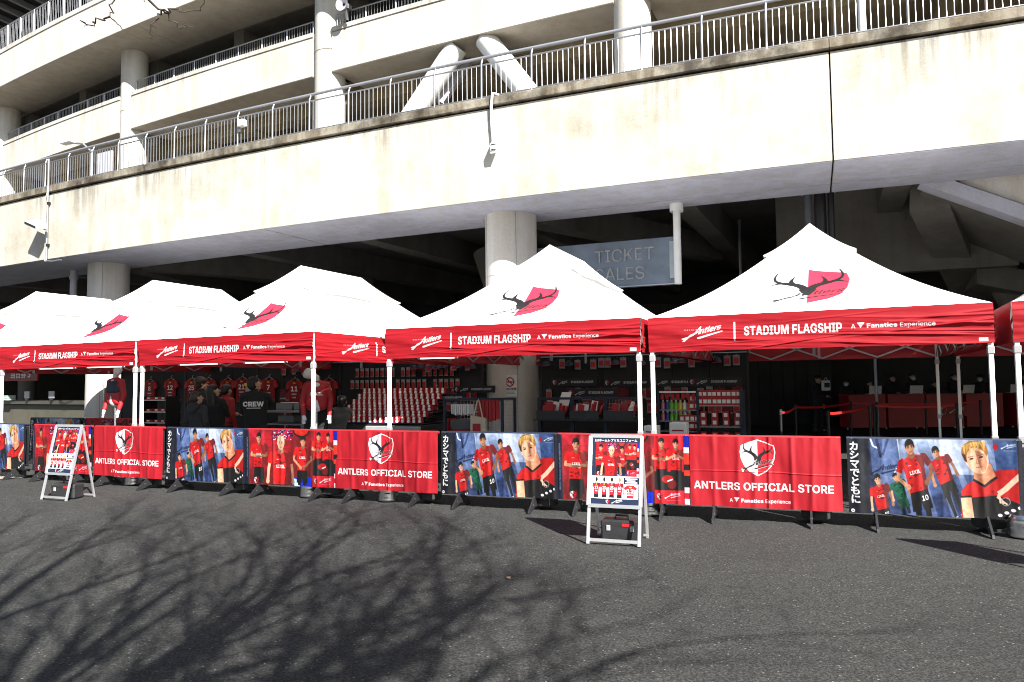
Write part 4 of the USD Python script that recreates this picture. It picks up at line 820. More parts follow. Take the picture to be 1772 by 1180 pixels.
# floodlight with cable on the fascia at the left
t = bthing('floodlight', 'tilted white floodlight on a vertical conduit over the left of the fascia', 'floodlight', -14.3, .0, 0)
obj('conduit', MB().tube([(0, -.05, 5.12), (0, -.05, 8.0)], .030, 8), 'steel', t, smooth=60); obj('cable', MB().tube([(-.10, -.03, 5.14), (-.11, -.03, 6.0), (-.06, -.03, 6.3), (-.12, -.04, 6.9), (.0, -.05, 7.2)], .013, 6), 'canvas', t)
hd = obj('lamp_head', MB().add([(x, y, z) for x, y, z in [(-.24, -.52, 6.19), (.30, -.52, 5.99), (-.24, -.22, 6.32), (.30, -.22, 6.12), (-.24, -.52, 6.12), (.30, -.52, 5.92), (-.20, -.20, 6.18), (.26, -.20, 5.99)]], [(0, 1, 3, 2), (4, 6, 7, 5), (0, 4, 5, 1), (2, 3, 7, 6), (0, 2, 6, 4), (1, 5, 7, 3)]), 'grey_paint', t)
obj('lens', MB().add([(-.24, -.525, 6.185), (.30, -.525, 5.985), (.30, -.525, 5.915), (-.24, -.525, 6.115)], [(0, 1, 2, 3)]), 'black_metal', hd)
obj('arm', MB().bar((0, -.05, 6.0), (0, -.3, 6.1), .05), 'steel', t)
for z in (5.55, 6.72): obj('clip', B(.02, .08, -.09, -.01, z, z + .06), 'black_metal', t)
obj('drip_elbow', MB().tube([(0, -.05, 5.14), (.25, -.06, 5.10), (.62, .0, 5.12)], .022, 8), 'steel', t)
t = bthing('wall_lamp', 'small white wall lamp hanging on a bent conduit at the middle of the fascia', 'lamp', -.30, 0, 0)
obj('conduit', MB().tube([(.06, .05, 7.29), (-.02, -.06, 7.30), (-.05, -.06, 7.05), (-.05, -.05, 6.7), (-.02, -.05, 6.35)], .028, 8), 'white_paint', t, smooth=60); obj('hood', MB().add([(-.05, -.03, 6.36), (.05, -.03, 6.36), (-.02, -.20, 6.22), (.12, -.20, 6.22), (-.02, -.18, 6.06), (.12, -.18, 6.06), (-.05, -.03, 6.14), (.05, -.03, 6.14)], [(0, 1, 3, 2), (2, 3, 5, 4), (4, 5, 7, 6), (6, 7, 1, 0), (0, 2, 4, 6), (1, 7, 5, 3)]), 'white_paint', t)
for z in (6.22, 6.12): obj('louvre', B(.0, .11, -.212, -.196, z, z + .012), 'black_metal', t)
t = bthing('loudspeaker', 'round loudspeaker on the parapet at the top beside the tall column', 'loudspeaker', -4.85, .12, 12.02, which=2)
obj('horn', MB().lathe([(.03, -.32), (.06, -.2), (.17, -.05), (.20, 0), (.16, -.02), (.05, -.1)], n=20), 'grey_paint', t, smooth=40); p_ = t
v = UsdGeom.Mesh(stage.GetPrimAtPath(str(t.GetPath()) + '/horn')).GetPointsAttr(); q = np.array(v.Get()); v.Set(Vt.Vec3fArray.FromNumpy(np.stack([q[:, 0], -q[:, 2] - .25, q[:, 1]], 1).astype(np.float32)))
n_ = UsdGeom.Mesh(stage.GetPrimAtPath(str(t.GetPath()) + '/horn')); n_.GetPrim().RemoveProperty('normals')
obj('bracket', MB().bar((0, 0, -.36), (0, -.1, 0), .05), 'steel', t); obj('driver', B(-.08, .08, -.06, .12, -.08, .08, ch=.02), 'black_plastic', t)
t = bthing('deck_lamp', 'arm lamp on the walkway beside the second column from the left', 'lamp', -14.5, -1.3, 6.9)
obj('mast', MB().tube([(0, 0, 0), (0, 0, 1.75)], .05, 10), 'steel', t, smooth=60); obj('arm', MB().tube([(0, 0, 1.7), (-.25, -.1, 1.95), (-.75, -.2, 2.05)], .03, 8), 'steel', t); obj('lamp_head', B(-1.1, -.6, -.32, -.1, 2.03, 2.11, ch=.02), 'white_paint', t); obj('door_frame', B(.25, .95, .0, .06, .0, 1.6), 'grey_paint', t)
t = bthing('deck_box', 'small white camera box fixed to the walkway railing', 'box', -6.98, -.1, 7.72); obj('housing', B(-.09, .09, -.08, .05, 0, .16, ch=.012), 'white_plastic', t); obj('bracket', B(-.10, -.08, -.03, .03, -.10, .06), 'steel', t)
t = bthing('mast', 'white vertical pole behind the walkway railing at the upper right', 'pole', 6.34, -.95, 6.9); obj('shaft', MB().lathe([(.065, 0), (.065, 5.2)], n=14), 'white_paint', t, smooth=60); obj('base_plate', B(-.12, .12, -.12, .12, 0, .02), 'steel', t)
# notices on the two columns
def notice(label, s, z0, h, w, draw):
    ax = arc(s, -1.46); out = np.array([-ax[0], -ax[1]]) + np.array([-2.2, 0]); im = Image.new('RGB', (300, int(300 * h / w)), (236, 236, 236)); draw(im)
    t = bthing('notice', label, 'notice', s, -1.46, z0); m, c = sheet(im, w, h, 70, 110, None); v = m[0]; a = (v[:, 0] - w / 2) / .556 - NA
    obj('sheet', (np.stack([.556 * np.sin(a), -.556 * np.cos(a), v[:, 2]], 1), m[1]), 'printed_board', t, colors=c)
    for k in (.02, h - .05):
        a0 = -w / 2 / .557 - NA; obj('tape', B(-.02, .02, -.002, .002, 0, .03), 'white_plastic', t); e = UsdGeom.Mesh(stage.GetPrimAtPath(numbered_last)).GetPointsAttr() if False else None
    return t
def no_smoking(im):
    d = ImageDraw.Draw(im); W, H = im.size; d.ellipse([W * .2, H * .1, W * .8, H * .1 + W * .6], outline=(190, 30, 30), width=24); d.rectangle([W * .3, H * .1 + W * .26, W * .7, H * .1 + W * .34], fill=(40, 40, 40)); d.line([(W * .29, H * .1 + W * .09), (W * .71, H * .1 + W * .51)], fill=(190, 30, 30), width=22)
    text(im, W * .5, H * .70, '敷地内禁煙', 52, (40, 40, 40), cjk=True, anchor='ms', stroke=1); d.rectangle([W * .2, H * .78, W * .8, H * .80], fill=(90, 90, 90)); d.rectangle([W * .15, H * .84, W * .85, H * .86], fill=(170, 80, 80))
def caution(im):
    d = ImageDraw.Draw(im); W, H = im.size; d.polygon([(W * .5, H * .08), (W * .9, H * .34), (W * .5, H * .6), (W * .1, H * .34)], fill=(214, 200, 20), outline=(20, 20, 20)); d.ellipse([W * .42, H * .2, W * .62, H * .32], fill=(30, 30, 20)); d.line([(W * .5, H * .3), (W * .38, H * .48)], fill=(30, 30, 20), width=34)
    d.rectangle([W * .15, H * .68, W * .85, H * .71], fill=(120, 120, 120)); d.rectangle([W * .3, H * .76, W * .7, H * .79], fill=(150, 60, 60)); d.rectangle([W * .15, H * .86, W * .85, H * .88], fill=(150, 150, 150))
NA = .10; notice('white no smoking notice taped to the thick middle column', -.39, 1.34, .44, .33, no_smoking)
NA = .62; notice('white notice with a yellow warning diamond on the left column', -12.94, 1.26, .58, .38, caution)

# ------------------------------------------------------------------ the store under the tents
HEAD_IM = Image.new('RGB', (900, 130), (16, 20, 34)); crest(HEAD_IM, 70, 66, 88, 'small'); script_logo(HEAD_IM, 140, 112, 190, WHITE, False); text(HEAD_IM, 390, 84, 'STADIUM FLAGSHIP', 40, WHITE, 700, width=440)
for s0, s1 in ((-12.2, -9.7), (-9.66, -7.2), (-7.16, -4.7), (-4.66, -2.8), (-2.76, -1.05), (.28, 2.2), (2.24, 4.25)):
    t = bthing('display_wall', f'black panel wall behind the {("hanging shirts and grey hoodie", "shirts numbered 25 and 10", "shelves with clear boxes", "peg packs above the CREW person", "navy header boards left of the column", "navy headers right of the column", "bottle shelf and stacked red boxes")[[-12.2, -9.66, -7.16, -4.66, -2.76, .28, 2.24].index(s0)]}', 'wall panel', (s0 + s1) / 2, -.86, 0)
    w = (s1 - s0) / 2
    for k in range(3): obj('panel', B(-w + k * 2 * w / 3 + .006, -w + (k + 1) * 2 * w / 3 - .006, -.015, .015, .03, 2.25), 'dark_board', t)
    for x in (-w, w): obj('upright', B(x - .02, x + .02, -.03, .03, 0, 2.3), 'black_metal', t)
    obj('top_rail', MB().tube([(-w, -.05, 2.12), (w, -.05, 2.12)], .012, 6), 'steel', t)
def shirt_mesh(w=.50, h=.66):
    out = [(-.09, .0), (-.15, -.01), (-.25, -.06), (-.31, -.22), (-.23, -.27), (-.19, -.20), (-.19, -.66), (.19, -.66), (.19, -.20), (.23, -.27), (.31, -.22), (.25, -.06), (.15, -.01), (.09, .0), (.04, -.035), (-.04, -.035)]
    m = MB().poly(out, -.03, .03); return m
def shirt_front(num, name):
    im = Image.new('RGB', (300, 520), (150, 14, 26)); r_ = random.Random(num)
    d = ImageDraw.Draw(im)
    for _ in range(26): x, y = r_.uniform(0, 300), r_.uniform(0, 520); d.ellipse([x, y, x + r_.uniform(20, 70), y + r_.uniform(12, 40)], fill=(118, 10, 22))
    d.ellipse([120, 22, 180, 60], fill=(226, 180, 40)); d.polygon([(100, 60), (200, 60), (186, 44), (114, 44)], fill=(226, 180, 40))
    text(im, 150, 235, num, 120, WHITE, 800, anchor='ms'); d.rectangle([80, 285, 220, 315], fill=(200, 190, 195)); d.rectangle([95, 360, 205, 392], fill=(190, 180, 186)); return im
def build_shirt(num, label, s, n, z, turn=0.0, k=.86):
    t = bthing('shirt', label, 'shirt', s, n, z, 'red football shirts hanging on the store wall', turn)
    v, f = shirt_mesh().get(); obj('body', (v * k, f), 'red_cloth', t)
    m, c = sheet(shirt_front(num, ''), .36 * k, .60 * k, 60, 100); obj('print_panel', (m[0] + [-.18 * k, -.034 * k, -.635 * k], m[1]), 'printed_cloth', t, colors=c)
    obj('hanger', MB().tube([(-.15 * k, 0, -.005), (0, 0, .05), (.15 * k, 0, -.005)], .008, 6).tube([(0, 0, .05), (0, 0, .09), (.02, .03, .11)], .005, 6), 'steel', t); return t
for num, s, z, lab in (('12', -10.15, 1.80, 'red shirt numbered 12 with yellow crest hanging at the left of the store'), ('25', -9.36, 1.79, 'red shirt numbered 25 hanging above the grey hoodie'), ('40', -8.76, 1.79, 'red shirt partly behind the dark haired person, last digit 0 showing'), ('10', -8.10, 1.78, 'red shirt numbered 10 behind the tent pole above the long haired person'),
                       ('21', -7.62, 1.80, 'plain red shirt front with white mark left of the CREW jacket'), ('16', -7.16, 1.76, 'red shirt numbered 16 above the CREW jacket'), ('7', -6.75, 1.78, 'red shirt hung next to the shirt numbered 16'), ('11', -5.95, 1.74, 'red shirt hanging beside the tilted mannequin head'), ('14', -4.95, 1.74, 'red shirt high behind the grey jacket person'), ('8', -10.95, 1.78, 'red shirt half behind the left tent pole')):
    build_shirt(num, lab, s, -.78, z)
hb0 = None
for s, n, z, w, lab in ((-1.25, .35, 1.35, 1.0, 'navy header board over the grid cart, lower of two left of the column'), (-.98, -.35, 1.50, 1.0, 'navy header board left of the column, upper of two'), (1.05, -.6, 1.62, .85, 'navy header board just right of the thick column'), (1.75, .5, 1.43, .8, 'navy header board tilted above the red bins'), (2.12, -.5, 1.60, 1.0, 'navy header board left of the paired white poles'), (3.02, -.45, 1.60, .85, 'navy header board above the bottle shelf'), (3.72, -.45, 1.60, .8, 'navy header board above the stacked red boxes')):
    if hb0 is None:
        t = hb0 = bthing('header_board', lab, 'header sign', s, n, z, 'navy printed header boards in the store', -.04); m, c = sheet(HEAD_IM, .9, .13, 150, 24); obj('printed_face', (m[0] + [-.45, -.014, -.065], m[1]), 'printed_board', t, colors=c); obj('board', B(-.455, .455, -.012, .012, -.07, .07), 'navy', t)
    else: dup(hb0, arcpt(s, n, z), heading(s) + rng.uniform(-.1, .1), lab, 'navy printed header boards in the store')
# packs hanging on pegs high on the wall
pk = None
for s in np.concatenate([np.arange(-4.3, -1.5, .135)]):
    for z in (1.88, 1.62):
        if rng.random() < .14: continue
        if pk is None:
            t = pk = bthing('peg_pack', 'small clear pack on a peg high on the store wall', 'pack', s, -.80, z, 'small packs on pegs above the stepped display'); obj('card', B(-.045, .045, -.012, -.004, -.10, .10), 'grey_plastic', t); obj('goods', B(-.035, .035, -.035, -.012, -.08, .04, ch=.008), 'red_box', t); obj('peg', MB().tube([(0, .05, .085), (0, -.08, .085)], .004, 5), 'steel', t)
        else: dup(pk, arcpt(s, -.80, z), heading(s), 'small clear pack on a peg high on the store wall')
# towels, caps and packets crowding the walls of the other bays
mat('wine_cloth', (0.12, 0.008, 0.014), .75, 0, .25, 14); mat('pale_pack', (0.20, 0.19, 0.20), .5, 0, .2, 14)
hang0 = {}
def hang_good(kind, s, z, label):
    n = -.80
    if kind in hang0: return dup(hang0[kind], arcpt(s, n, z), heading(s) + rng.uniform(-.06, .06), label)
    t = hang0[kind] = bthing(kind, label, {'hanging_towel': 'towel', 'hanging_packet': 'packet', 'hanging_hat': 'hat'}[kind], s, n, z, 'goods hanging on the dark store walls')
    if kind == 'hanging_towel': obj('towel', B(-.09, .09, -.03, -.008, -.30, 0, ch=.008), 'wine_cloth', t); obj('stripe', B(-.092, .092, -.032, -.006, -.22, -.19), 'pale_pack', t)
    elif kind == 'hanging_packet': obj('packet', B(-.06, .06, -.035, -.010, -.19, 0, ch=.006), 'pale_pack', t); obj('insert', B(-.045, .045, -.038, -.034, -.15, -.05), 'red_box', t)
    else: obj('crown', MB().lathe([(.0, .10), (.05, .09), (.085, .04), (.09, 0)], (0, -.09, -.12), 12), 'navy', t, smooth=40); obj('peak', B(-.07, .07, -.25, -.16, -.125, -.115, ch=.004), 'red_box', t)
    obj('hook', MB().tube([(0, .05, .01), (0, -.03, .015)], .004, 5), 'steel', t); return t
for s0, s1, where in ((.45, 2.1, 'right of the thick column'), (2.35, 4.15, 'above the bottle shelf and red cartons'), (-6.3, -4.8, 'behind the CREW jacket bay'), (-2.6, -1.2, 'left of the thick column')):
    for z, kinds in ((2.06, ('hanging_hat', 'hanging_packet')), (1.50, ('hanging_towel', 'hanging_packet')), (1.22, ('hanging_packet', 'hanging_towel'))):
        for s in np.arange(s0, s1, .155):
            if rng.random() < .16: continue
            k = kinds[int(rng.random() < .35)]; hang_good(k, s + rng.uniform(-.02, .02), z + rng.uniform(-.02, .02), {'hanging_hat': 'navy hat with red peak hung ', 'hanging_packet': 'pale packet with red insert hung ', 'hanging_towel': 'wine red striped towel hung '}[kind if False else k] + where)
# stepped display with rows of small boxed goods
t = bthing('stepped_display', 'stepped black stand covered with rows of small boxed goods', 'display stand', -2.2, .75, 0)
for k in range(6): obj('step', B(-.98, .98, -.50 + .17 * k, .42, .90 + .105 * k - .02, .90 + .105 * k), 'black_metal', t)
obj('cabinet', B(-1.0, 1.0, -.52, .45, 0, .86, ch=.01), 'charcoal_cloth', t)
obj('front_case', B(-.2, .98, -.60, -.53, .30, .84, ch=.01), 'grey_plastic', t)
bx = None
for k in range(6):
    for j in range(16):
        x, y, z = -.92 + .122 * j, -.44 + .17 * k, .90 + .105 * k; c, s_ = math.cos(heading(-2.2)), math.sin(heading(-2.2)); o = arcpt(-2.2, .75, 0); p = o + [x * c - y * s_, x * s_ + y * c, z]
        if bx is None:
            bx = t = thing('boxed_figure', 'small red and white boxed figure standing on the stepped display', 'box', p, heading(-2.2), 'boxed figures in rows on the stepped display')
            obj('box', B(-.045, .045, -.03, .03, 0, .115), 'red_box', t); obj('figure', MB().lathe([(.026, 0), (.03, .03), (.018, .05), (.024, .07), (.02, .10), (0, .108)], (0, -.036, .005), 8), 'white_plastic', t); obj('base', B(-.03, .03, -.066, -.03, 0, .006), 'blue_plastic', t)
        else: dup(bx, p, heading(-2.2) + rng.uniform(-.15, .15), 'small red and white boxed figure standing on the stepped display')
# grid cart with bag and papers
t = bthing('grid_cart', 'navy framed wire grid cart left of the thick column', 'cart', .30, 2.0, 0)
for x in (-.52, .52):
    for y in (-.25, .25): obj('post', B(x - .02, x + .02, y - .02, y + .02, .1, 1.37), 'navy', t); obj('castor', MB().ball((x, y, .05), .05), 'rubber', t)
for y in (-.25, .25): obj('top_rail', B(-.5, .5, y - .018, y + .018, 1.335, 1.37), 'navy', t); obj('bottom_rail', B(-.5, .5, y - .018, y + .018, .2, .235), 'navy', t)
w = MB()
for x in np.arange(-.48, .5, .06): w.tube([(x, .25, .24), (x, .25, 1.33)], .0035, 4)
for z in np.arange(.3, 1.33, .06): w.tube([(-.5, .255, z), (.5, .255, z)], .0035, 4)
obj('wire_grid', w, 'steel', t); obj('tray', B(-.5, .5, -.24, .24, .80, .82), 'grey_plastic', t)
w = MB()
for x in np.arange(.02, .5, .06): w.tube([(x, -.25, .24), (x, -.25, 1.33)], .0035, 4)
for z in np.arange(.3, 1.33, .06): w.tube([(.02, -.255, z), (.5, -.255, z)], .0035, 4)
obj('wire_grid', w, 'steel', t)
o, hd_ = arcpt(.30, 2.0, 0), heading(.30)
def cartp(x, y, z): c, s_ = math.cos(hd_), math.sin(hd_); return o + [x * c - y * s_, x * s_ + y * c, z]
t = thing('paper_stack', 'row of white folded papers clipped to the grid cart', 'papers', cartp(-.28, -.10, 1.12), hd_)
for k in range(14): obj('paper', B(-.17 + .026 * k, -.155 + .026 * k, -.06 + .01 * (k % 3), .06, 0 - .01 * (k % 4), .15), 'white_plastic', t)
t = thing('red_bin', 'red edged bin of grey goods inside the grid cart', 'bin', cartp(-.25, -.05, .82), hd_); obj('bin_body', B(-.25, .25, -.16, .16, 0, .03), 'red_box', t); obj('bin_side', B(-.25, -.235, -.16, .16, .03, .22), 'red_box', t); obj('goods', B(-.22, .24, -.14, .14, .035, .20, ch=.03), 'grey_cloth', t)
t = thing('tote_bag', 'cream canvas tote bag with red print hanging on the grid cart', 'bag', cartp(.13, -.33, .80), hd_); obj('body', MB().add([(-.13, -.02, .0), (.13, -.02, .0), (.14, -.03, .26), (-.12, -.03, .30), (-.13, .03, .0), (.13, .03, .0), (.14, .02, .26), (-.12, .02, .30)], [(0, 1, 2, 3), (5, 4, 7, 6), (4, 0, 3, 7), (1, 5, 6, 2), (3, 2, 6, 7), (4, 5, 1, 0)]), 'canvas', t)
obj('strap', MB().tube([(-.07, -.02, .28), (-.02, 0, .50), (0, .02, .55), (.03, 0, .50), (.09, -.02, .27)], .011, 6), 'canvas', t); obj('print_patch', B(-.08, .06, -.036, -.033, .05, .17), 'red_cloth', t)
t = thing('hanging_scarves', 'dark red scarves hanging from the grid cart rail', 'scarves', cartp(.30, -.28, 1.0), hd_)
for k in range(6): obj('scarf', B(-.18 + .062 * k, -.13 + .062 * k, -.02, .02, 0 + .02 * (k % 3), .34), 'red_cloth', t)
# bins and racks right of the column
t = bthing('bin_rack', 'navy rack with bins of red merchandise right of the thick column', 'rack', 2.0, 1.5, 0)
for x in (-.85, -.28, .28, .85): obj('post', B(x - .03, x + .03, -.03, .03, 0, 1.36), 'navy', t)
for z in (.45, 1.02): obj('shelf', B(-.85, .85, -.30, .30, z - .02, z), 'black_metal', t)
obj('top_rail', B(-.85, .85, -.025, .025, 1.33, 1.37), 'navy', t)
w = MB()
for x in np.arange(.3, .84, .05): w.tube([(x, 0, 1.03), (x, 0, 1.33)], .003, 4)
for z in np.arange(1.06, 1.33, .05): w.tube([(.29, .004, z), (.84, .004, z)], .003, 4)
obj('wire_grid', w, 'steel', t)
o2, h2 = arcpt(2.0, 1.5, 0), heading(2.0)
def rackp(x, y, z): c, s_ = math.cos(h2), math.sin(h2); return o2 + [x * c - y * s_, x * s_ + y * c, z]
for x, lab in ((-.56, 'bin of red packets on the navy rack, left'), (0.0, 'bin of red packets with white tags on the navy rack, middle'), (.56, 'bin heaped with red cloth on the navy rack, right')):
    t = thing('goods_bin', lab.replace(', left', ' next to the column').replace(', middle', ' in its middle bay').replace(', right', ' below the wire grid'), 'bin', rackp(x, -.05, 1.022), h2, 'bins of red goods on the navy rack'); obj('tray', MB().box(-.24, .24, -.22, .22, 0, .015).box(-.24, .24, -.23, -.22, 0, .14).box(-.24, .24, .22, .23, 0, .14), 'black_plastic', t)
    for k in range(11): q = rng.uniform(-1, 1, 3); obj('packet', MB().bar((q[0] * .18, q[1] * .16, .07), (q[0] * .2 + .03, q[1] * .17, .25 + .05 * q[2]), .10, .03), 'red_box' if k % 5 else 'white_plastic', t)
t = bthing('price_stand', 'slanted white price board standing on the rack right of the column', 'price board', 1.42, 1.2, 1.03); obj('board', MB().add([(-.10, -.05, 0), (.10, -.05, 0), (.17, .06, .42), (.0, .06, .42), (-.10, -.04, 0), (.10, -.04, 0), (.17, .07, .42), (.0, .07, .42)], [(0, 1, 2, 3), (5, 4, 7, 6), (4, 0, 3, 7), (1, 5, 6, 2), (3, 2, 6, 7), (4, 5, 1, 0)]), 'white_plastic', t); obj('prop', MB().bar((.05, .15, 0), (.08, .07, .3), .02), 'grey_plastic', t)
t = bthing('shelf_unit', 'dark shelf unit with bottles and red boxes behind the paired white poles', 'shelf', 3.62, .55, 0)
for x in (-.66, -.02, .66): obj('upright', B(x - .02, x + .02, -.22, .22, 0, 1.46), 'navy', t)
for z in (.45, .80, .965, 1.145, 1.44): obj('shelf_board', B(-.64, -.04, -.21, .21, z - .018, z), 'shelf_grey', t)
for z in (.55, .88, 1.22): obj('shelf_board', B(0, .64, -.21, .21, z - .018, z), 'shelf_grey', t)
o3, h3 = arcpt(3.62, .55, 0), heading(3.62)
def shp(x, y, z): c, s_ = math.cos(h3), math.sin(h3); return o3 + [x * c - y * s_, x * s_ + y * c, z]
for z, nm in ((1.147, 'upper'), (.967, 'lower')):
    for k, (cn, cl) in enumerate((('pink', 'pink_plastic'), ('blue', 'blue_plastic'), ('green', 'green_plastic'), ('lime', 'green_plastic'), ('yellow', 'yellow_plastic'), ('white', 'white_plastic'), ('orange', 'orange_plastic'))):
        t = thing('bottle', f'{cn} plastic bottle on the {nm} shelf behind the paired poles', 'bottle', shp(-.60 + .072 * k, -.12, z), h3, 'coloured plastic bottles on the store shelf'); obj('body', MB().lathe([(0, 0), (.030, 0), (.031, .10), (.022, .125), (.013, .13)], n=12), cl, t, smooth=40); obj('cap', MB().lathe([(.016, .13), (.016, .155), (0, .157)], n=10), 'white_plastic', t)
rb0 = None
for x0, x1, z, nx in ((-.12, -.04, 1.147, 2), (-.28, -.04, .82, 4), (.06, .60, .88, 4), (.06, .60, .55, 4), (.02, .62, 1.22, 9)):
    for x in np.linspace(x0, x1, nx):
        for lv in range(2):
            p = shp(x, -.10, z + .121 * lv); 
            if rb0 is None: rb0 = t = thing('red_box', 'small red carton stacked on the dark shelf unit', 'carton', p, h3, 'red cartons on the shelf unit'); obj('carton', B(-.05, .05, -.08, .08, 0, .12, ch=.003), 'red_box', t); obj('label_patch', B(-.028, .028, -.0825, -.081, .03, .09), 'white_plastic', t)
            else: dup(rb0, p, h3 + rng.uniform(-.08, .08), 'small red carton stacked on the dark shelf unit')
t = thing('charm_row', 'row of red charms hanging from the top bar of the bottle shelf', 'charms', shp(-.34, -.20, 1.43), h3); obj('bar', B(-.30, .30, -.02, .0, -.01, .02), 'white_plastic', t)
for k in range(7): obj('charm', B(-.28 + .085 * k, -.225 + .085 * k, -.01, .0, -.12, -.02, ch=.003), 'red_cloth', t)
for s, n, w, h, lab in ((3.10, 1.9, .20, .17, 'white counter box at the foot of the paired white poles'), (3.43, 1.5, .26, .2, 'white ribbed carton on the floor stand beside the bottle shelf')):
    t = bthing('white_box', lab, 'box', s, n, 0); obj('stand', B(-.2, .2, -.15, .15, 0, .78, ch=.01), 'black_metal', t); obj('carton', B(-w / 2, w / 2, -.12, .12, .78, .78 + h, ch=.01), 'white_plastic', t); obj('slot', B(-w / 3, w / 3, -.124, -.119, .85, .87), 'red_box', t)
# shelves at the left of the store and clear-box table
t = bthing('steel_shelf', 'white edged shelf with folded red shirts at the left of the store', 'shelf', -8.75, .6, 0)
for x in (-.40, .40): obj('upright', B(x - .015, x + .015, -.2, .2, 0, 1.4), 'black_metal', t)
for z in (.80, 1.05, 1.32): obj('shelf_board', B(-.40, .40, -.22, .22, z - .02, z), 'white_plastic', t)
for z in (.80, 1.05, 1.32):
    for x in (-.22, .05, .27): tt = bthing('folded_shirt', f'folded red shirt, {"first" if x < 0 else "second" if x < .1 else "third"} from the left on the {("bottom", "middle", "top")[(.80, 1.05, 1.32).index(z)]} level of the white edged shelf', 'shirt', -8.75 + x, .62, z + .002, 'folded red shirts on the white edged shelf'); obj('cloth', B(-.11, .11, -.14, .14, 0, .055, ch=.02), 'red_cloth', tt); obj('collar', B(-.04, .04, -.15, -.142, .02, .05), 'white_plastic', tt)
t = bthing('goods_table', 'grey table with clear storage boxes beside the CREW jacket', 'table', -3.95, 1.45, 0)
obj('top', B(-.55, .45, -.35, .35, 1.10, 1.13), 'grey_plastic', t); obj('lower_shelf', B(-.55, .45, -.33, .33, .86, .88), 'grey_plastic', t)
for x in (-.52, .42):
    for y in (-.3, .3): obj('leg', B(x - .02, x + .02, y - .02, y + .02, 0, 1.10), 'steel', t)
for x, z, lab in ((-.3, 1.132, 'clear plastic box of goods on the upper level of the grey table'), (.15, 1.132, 'clear plastic box beside the tilted mannequin on the grey table'), (-.25, .882, 'clear plastic box on the lower level of the grey table')):
    tt = bthing('storage_box', lab, 'box', -3.95 + x, 1.30, z, 'clear boxes on the grey table'); obj('shell', MB().box(-.2, .2, -.15, .15, 0, .02).box(-.2, .2, -.15, -.142, 0, .14).box(-.2, .2, .142, .15, 0, .14).box(-.2, -.192, -.15, .15, 0, .14).box(.192, .2, -.15, .15, 0, .14), 'shelf_grey', tt); obj('contents', B(-.17, .17, -.12, .12, .022, .15, ch=.03), 'white_plastic' if z > 1 and x < 0 else 'grey_plastic', tt)
t = bthing('white_column_stand', 'narrow grey display pillar behind the CREW jacket', 'display pillar', -6.4, .1, 0); obj('shaft', B(-.12, .12, -.1, .1, .05, 1.62, ch=.01), 'grey_plastic', t); obj('base', B(-.2, .2, -.18, .18, 0, .05), 'black_metal', t); obj('cap_sign', B(-.14, .14, -.11, .11, 1.62, 1.68), 'yellow_plastic', t)
t = bthing('goods_counter', 'black table of folded goods behind the leftmost red banner', 'table', -9.9, 1.6, 0); obj('top', B(-.8, .75, -.35, .35, .84, .87), 'black_metal', t)
for x in (-.76, .7): obj('leg', B(x - .03, x + .03, -.3, .3, 0, .84), 'black_metal', t)
for k, x in enumerate((-.6, -.25, .1, .45)): tt = bthing('folded_goods', ('pale folded cloth on the black table, nearest its left end', 'grey folded cloth on the black table beside the pale one', 'dark red folded cloth in the middle of the black table', 'pale folded cloth under the red jacket mannequin')[k], 'cloth', -9.9 + x, 1.5, .871, 'folded cloths on the black table'); obj('cloth', B(-.14, .14, -.18, .18, 0, .05, ch=.015), ('canvas', 'grey_plastic', 'red_cloth', 'canvas')[k], tt); obj('band', B(-.142, .142, -.03, .03, .048, .053), 'white_plastic', tt)
# ticket counter in the dark at the far left
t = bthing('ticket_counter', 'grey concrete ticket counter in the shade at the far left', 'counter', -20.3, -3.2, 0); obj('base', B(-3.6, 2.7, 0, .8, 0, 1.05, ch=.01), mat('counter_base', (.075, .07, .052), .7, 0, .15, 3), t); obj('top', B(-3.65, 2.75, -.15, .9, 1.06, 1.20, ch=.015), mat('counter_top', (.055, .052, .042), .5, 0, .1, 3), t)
t = bthing('red_sign', 'dim red sign with white Japanese lettering over the ticket counter', 'sign', -24.7, -4.5, 1.95); im = Image.new('RGB', (480, 110), (120, 10, 20)); text(im, 90, 84, '当日券 3', 70, (220, 210, 210), cjk=True, width=300, stroke=2); m, c = sheet(im, 2.6, .5, 120, 30); obj('face', (m[0] + [-1.3, -.03, 0], m[1]), 'printed_board', t, colors=c); obj('board', B(-1.32, 1.32, -.025, .025, -.02, .52), 'red_board', t)
t = bthing('tray_stack', 'pale green stacked trays on the ticket counter at the left edge', 'trays', -22.4, -3.0, 1.202)
for k in range(3): obj('tray', B(-.3, .3, -.15, .15, .062 * k, .062 * k + .055, ch=.01), mat('pale_green', (.38, .47, .44), .4) if 'pale_green' not in M else 'pale_green', t)
for s, lab in ((-21.0, 'small grey terminal on the ticket counter, nearer the trays'), (-19.4, 'small grey terminal on the ticket counter, nearer the column')): tt = bthing('terminal', lab, 'terminal', s, -3.0, 1.202, 'terminals on the ticket counter'); obj('screen', B(-.16, .16, -.02, .02, .08, .32), 'grey_plastic', tt); obj('stand', B(-.05, .05, -.05, .05, 0, .08), 'black_plastic', tt)
